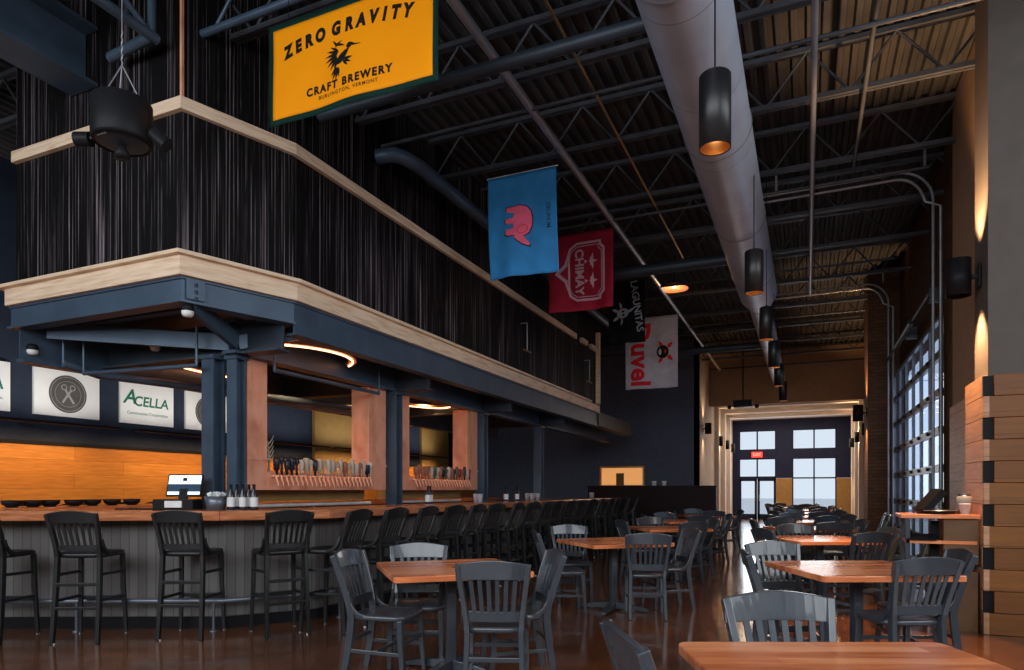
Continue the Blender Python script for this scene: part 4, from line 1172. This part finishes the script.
for i, u in enumerate((12,33,50,74,92,112,132)):
    r_ = (u-512)/FPX; d_ = -8.02/(-sa+ca*r_); Y_ = d_*(ca+sa*r_); l = f'low black bowl on the far arm of the bar, {ORD[i]} from the frame edge'
    if bw_ is None: bw_ = tag(obj('bowl', MB().lathe([(0,0),(.05,0),(.09,.03),(.105,.075),(.095,.075),(.08,.035),(0,.012)], 24), 'black', loc=(-8.02,Y_,1.11)), l, 'bowl', 'black bowls on the far arm of the bar')
    else: dup(bw_, (-8.02,Y_,1.11), 0, l)
# bar mat
mt = tag(obj('bar_mat', MB().box(-.3,.3,-.08,.08,0,.012), 'black', loc=(*on_bar(150,6.55).xy,1.11), bevel=.004), 'black rubber bar mat left of the register', 'mat'); mt.rotation_euler.z = R(25)
mt['label'] = 'black rubber bar mat on the counter beside the register'

# ------------------------------------------------------------------ service stand by the pier
ss = thing('service_stand', 'narrow wooden service stand against the boarded corner pier', 'stand', (1.14,7.45,0))
obj('stand_top', MB().box(-.33,.30,-.20,.24,1.035,1.075), 'table_wood', ss, .006)
obj('side_panel', MB().box(.02,.29,-.16,.2,.62,1.03).box(.0,.29,-.14,.2,0,.55), 'stand_wood', ss)
obj('shelf', MB().box(-.28,.28,-.17,.2,.80,.83), 'table_wood', ss); obj('leg', MB().box(-.29,-.25,-.17,-.13,0,1.03), 'chair_paint', ss, .003); obj('leg', MB().box(-.29,-.25,.16,.2,0,1.03), 'chair_paint', ss, .003)
obj('dark_back', MB().box(-.05,.28,.1,.2,.56,1.0), 'black', ss)
mn = tag(obj('menu_stack', MB().box(-.035,.035,-.09,.09,0,.27), 'black', loc=(1.0,7.5,1.09), bevel=.004), 'black framed menu leaning on the service stand', 'menu'); mn.rotation_euler = (0, R(42), R(20))
tr = thing('serving_tray', 'black curved tray with silver rim on the service stand', 'tray', (1.13,7.42,1.075), R(10))
obj('tray_body', MB().lathe([(0,.0),(.14,0),(.17,.03),(.165,.035),(.135,.008),(0,.008)], 28), 'black', tr); obj('tray_rim', MB().lathe([(.163,.033),(.170,.038),(.174,.032)], 28), 'chrome', tr)
cp = tag(obj('paper_cup', MB().lathe([(0,0),(.032,0),(.045,.09),(.048,.09),(.048,.10),(.040,.10),(.030,.008),(0,.008)], 20), 'white', loc=(1.33,7.32,1.075)), 'white paper cup on the service stand', 'cup')
jr = thing('jar', 'speckled jar behind the white cup on the service stand', 'jar', (1.36,7.50,1.075))
obj('jar_body', MB().lathe([(0,0),(.06,0),(.065,.15),(.05,.17),(0,.17)], 18), 'seal_light', jr); obj('lid', MB().lathe([(.052,.17),(.052,.19),(0,.19)], 18), 'chrome', jr)
ch2 = tag(obj('clipboard', MB().box(-.12,.12,-.1,.1,0,.012), 'black', loc=(.98,7.35,.85)), 'dark clipboard resting on the lower shelf of the stand', 'clipboard'); ch2.rotation_euler = (R(12),0,0)
# fire extinguisher on the far side wall
fe = thing('fire_extinguisher', 'small red fire extinguisher on the far side wall', 'extinguisher', (1.62,18.6,.55))
obj('cylinder', MB().lathe([(0,0),(.075,0),(.08,.02),(.08,.34),(.05,.41),(.02,.43),(0,.43)], 20), 'red_ink', fe); obj('valve', MB().box(-.02,.02,-.06,.06,.43,.47), 'black', fe); obj('hose', MB().tube([(0,-.05,.45),(-.08,-.09,.36),(-.09,-.09,.1)], .012, 8), 'black', fe)
obj('paper_label', MB().lathe([(.081,.12),(.081,.26)], 20), 'white', fe)

p = LD((674-512)/FPX*13.5, 13.5, 5.36)
dm = thing('dome_lamp', 'shallow copper dome lamp near the ceiling beyond the flags', 'lamp', tuple(p))
obj('dome', MB().lathe([(0,.12),(.10,.11),(.26,.03),(.29,0),(.28,0),(.25,.025),(0,.09)], 28), 'copper', dm)
obj('stem', MB().tube([(0,0,.12),(0,0,ROOF-5.36)], .012, 8), 'black', dm); obj('bulb', MB().lathe([(0,.085),(.04,.07),(.04,.03),(0,.015)], 14), 'bulb', dm)
lamp('POINT', 'dome_light', (p.x, p.y, 5.30), 6, (1,.55,.25), shadow_soft_size=.06)
# hanging hooks on charred wall
for i, yy in enumerate((10.9, 14.6)):
    hk = thing('wall_bracket', f'thin rod bracket hanging on the charred wall, {ORD[i]} from the corner', 'bracket', (-4.52, yy, 3.75), 0, 'rod brackets on the charred wall')
    obj('rod', MB().tube([(0,0,0),(0,0,.5)], .012, 8).tube([(0,.0,.5),(-.13,0,.5)], .010, 8), 'pipe_grey', hk); obj('foot_bar', MB().sweep([(0,-.16,0),(0,.16,0)], (.03,.025)), 'brass', hk)

# ------------------------------------------------------------------ lights
wd = bpy.data.worlds.new('sky'); SC.world = wd; wd.use_nodes = True
bg = wd.node_tree.nodes['Background']; bg.inputs[0].default_value = (.90,.95,1.0,1); bg.inputs[1].default_value = .8
lamp('AREA', 'rear_daylight_fill', (-2.5,-3.2,4.1), 520, (.92,.96,1), rot=(R(78),0,0), shape='RECTANGLE', size=13, size_y=3)  # area lamp added inside the unseen rear windows to brighten the room
lamp('AREA', 'side_daylight_fill', (6.3,2.4,4.1), 260, (.92,.96,1), rot=(R(78),0,R(90)), shape='RECTANGLE', size=8, size_y=3)  # second added lamp, at the unseen side windows, lifts faces turned that way
lamp('AREA', 'entrance_daylight', (-.8,31.6,2.2), 90, (.92,.96,1), rot=(R(90),0,R(180)), shape='RECTANGLE', size=3.6, size_y=3)
lamp('AREA', 'garage_door_daylight', (1.95,13.6,2.4), 60, (.85,.92,1), rot=(R(90),0,R(90)), shape='RECTANGLE', size=5, size_y=3)
W = (1,.55,.24)
# unseen warm fill lamps added inside the canopy
dl = None
for i,(x,y) in enumerate(((-6.2,5.6),(-6.3,7.2),(-6.3,8.8),(-6.3,10.4),(-6.3,12.2),(-6.3,14.2))):
    l = f'small added fill lamp under the canopy, {ORD[i]} from the front'
    if dl is None:
        dl = thing('canopy_fill', l, 'light', (x,y,3.08), 0, 'added fill lamps under the canopy')
        obj('trim_ring', MB().lathe([(.05,.05),(.07,.05),(.07,0),(.05,0)], 20), 'black', dl); obj('lens', MB().lathe([(.05,.012),(0,.012)], 20), 'bulb', dl)
    else: dup(dl, (x,y,3.08), 0, l)
    lamp('SPOT', 'canopy_fill_spot', (x,y,2.95), 60, W, spot_size=R(120), spot_blend=.8, shadow_soft_size=.06)
# lamps and bars added to brighten the boarded wall and the signs
WN = 0
for y_ in (3.5, 6.0, 8.5, 11.0, 13.5, 16.5):
    lamp('AREA', 'wall_fill', (-9.9,y_,2.24), 19, (1,.62,.30), rot=(0,R(32),0), shape='RECTANGLE', size=.12, size_y=2.2, spread=R(120))
    lamp('AREA', 'sign_fill', (-9.9,y_,2.32), 7, (1,.93,.85), rot=(PI,R(-30),0), shape='RECTANGLE', size=.1, size_y=2.2, spread=R(120))  # upward lamp added to lift the signs
    wf = tag(obj('wall_fill', MB().box(-9.98,-9.82,y_-1.1,y_+1.1,2.25,2.28).box(-10.5,-9.98,y_-.02,y_+.02,2.26,2.275), 'black'), 'slim black bar added for fill lamps above the boarded wall, %s from the front' % ORD[WN], 'light', 'added fill lamp bars above the boarded wall'); WN += 1
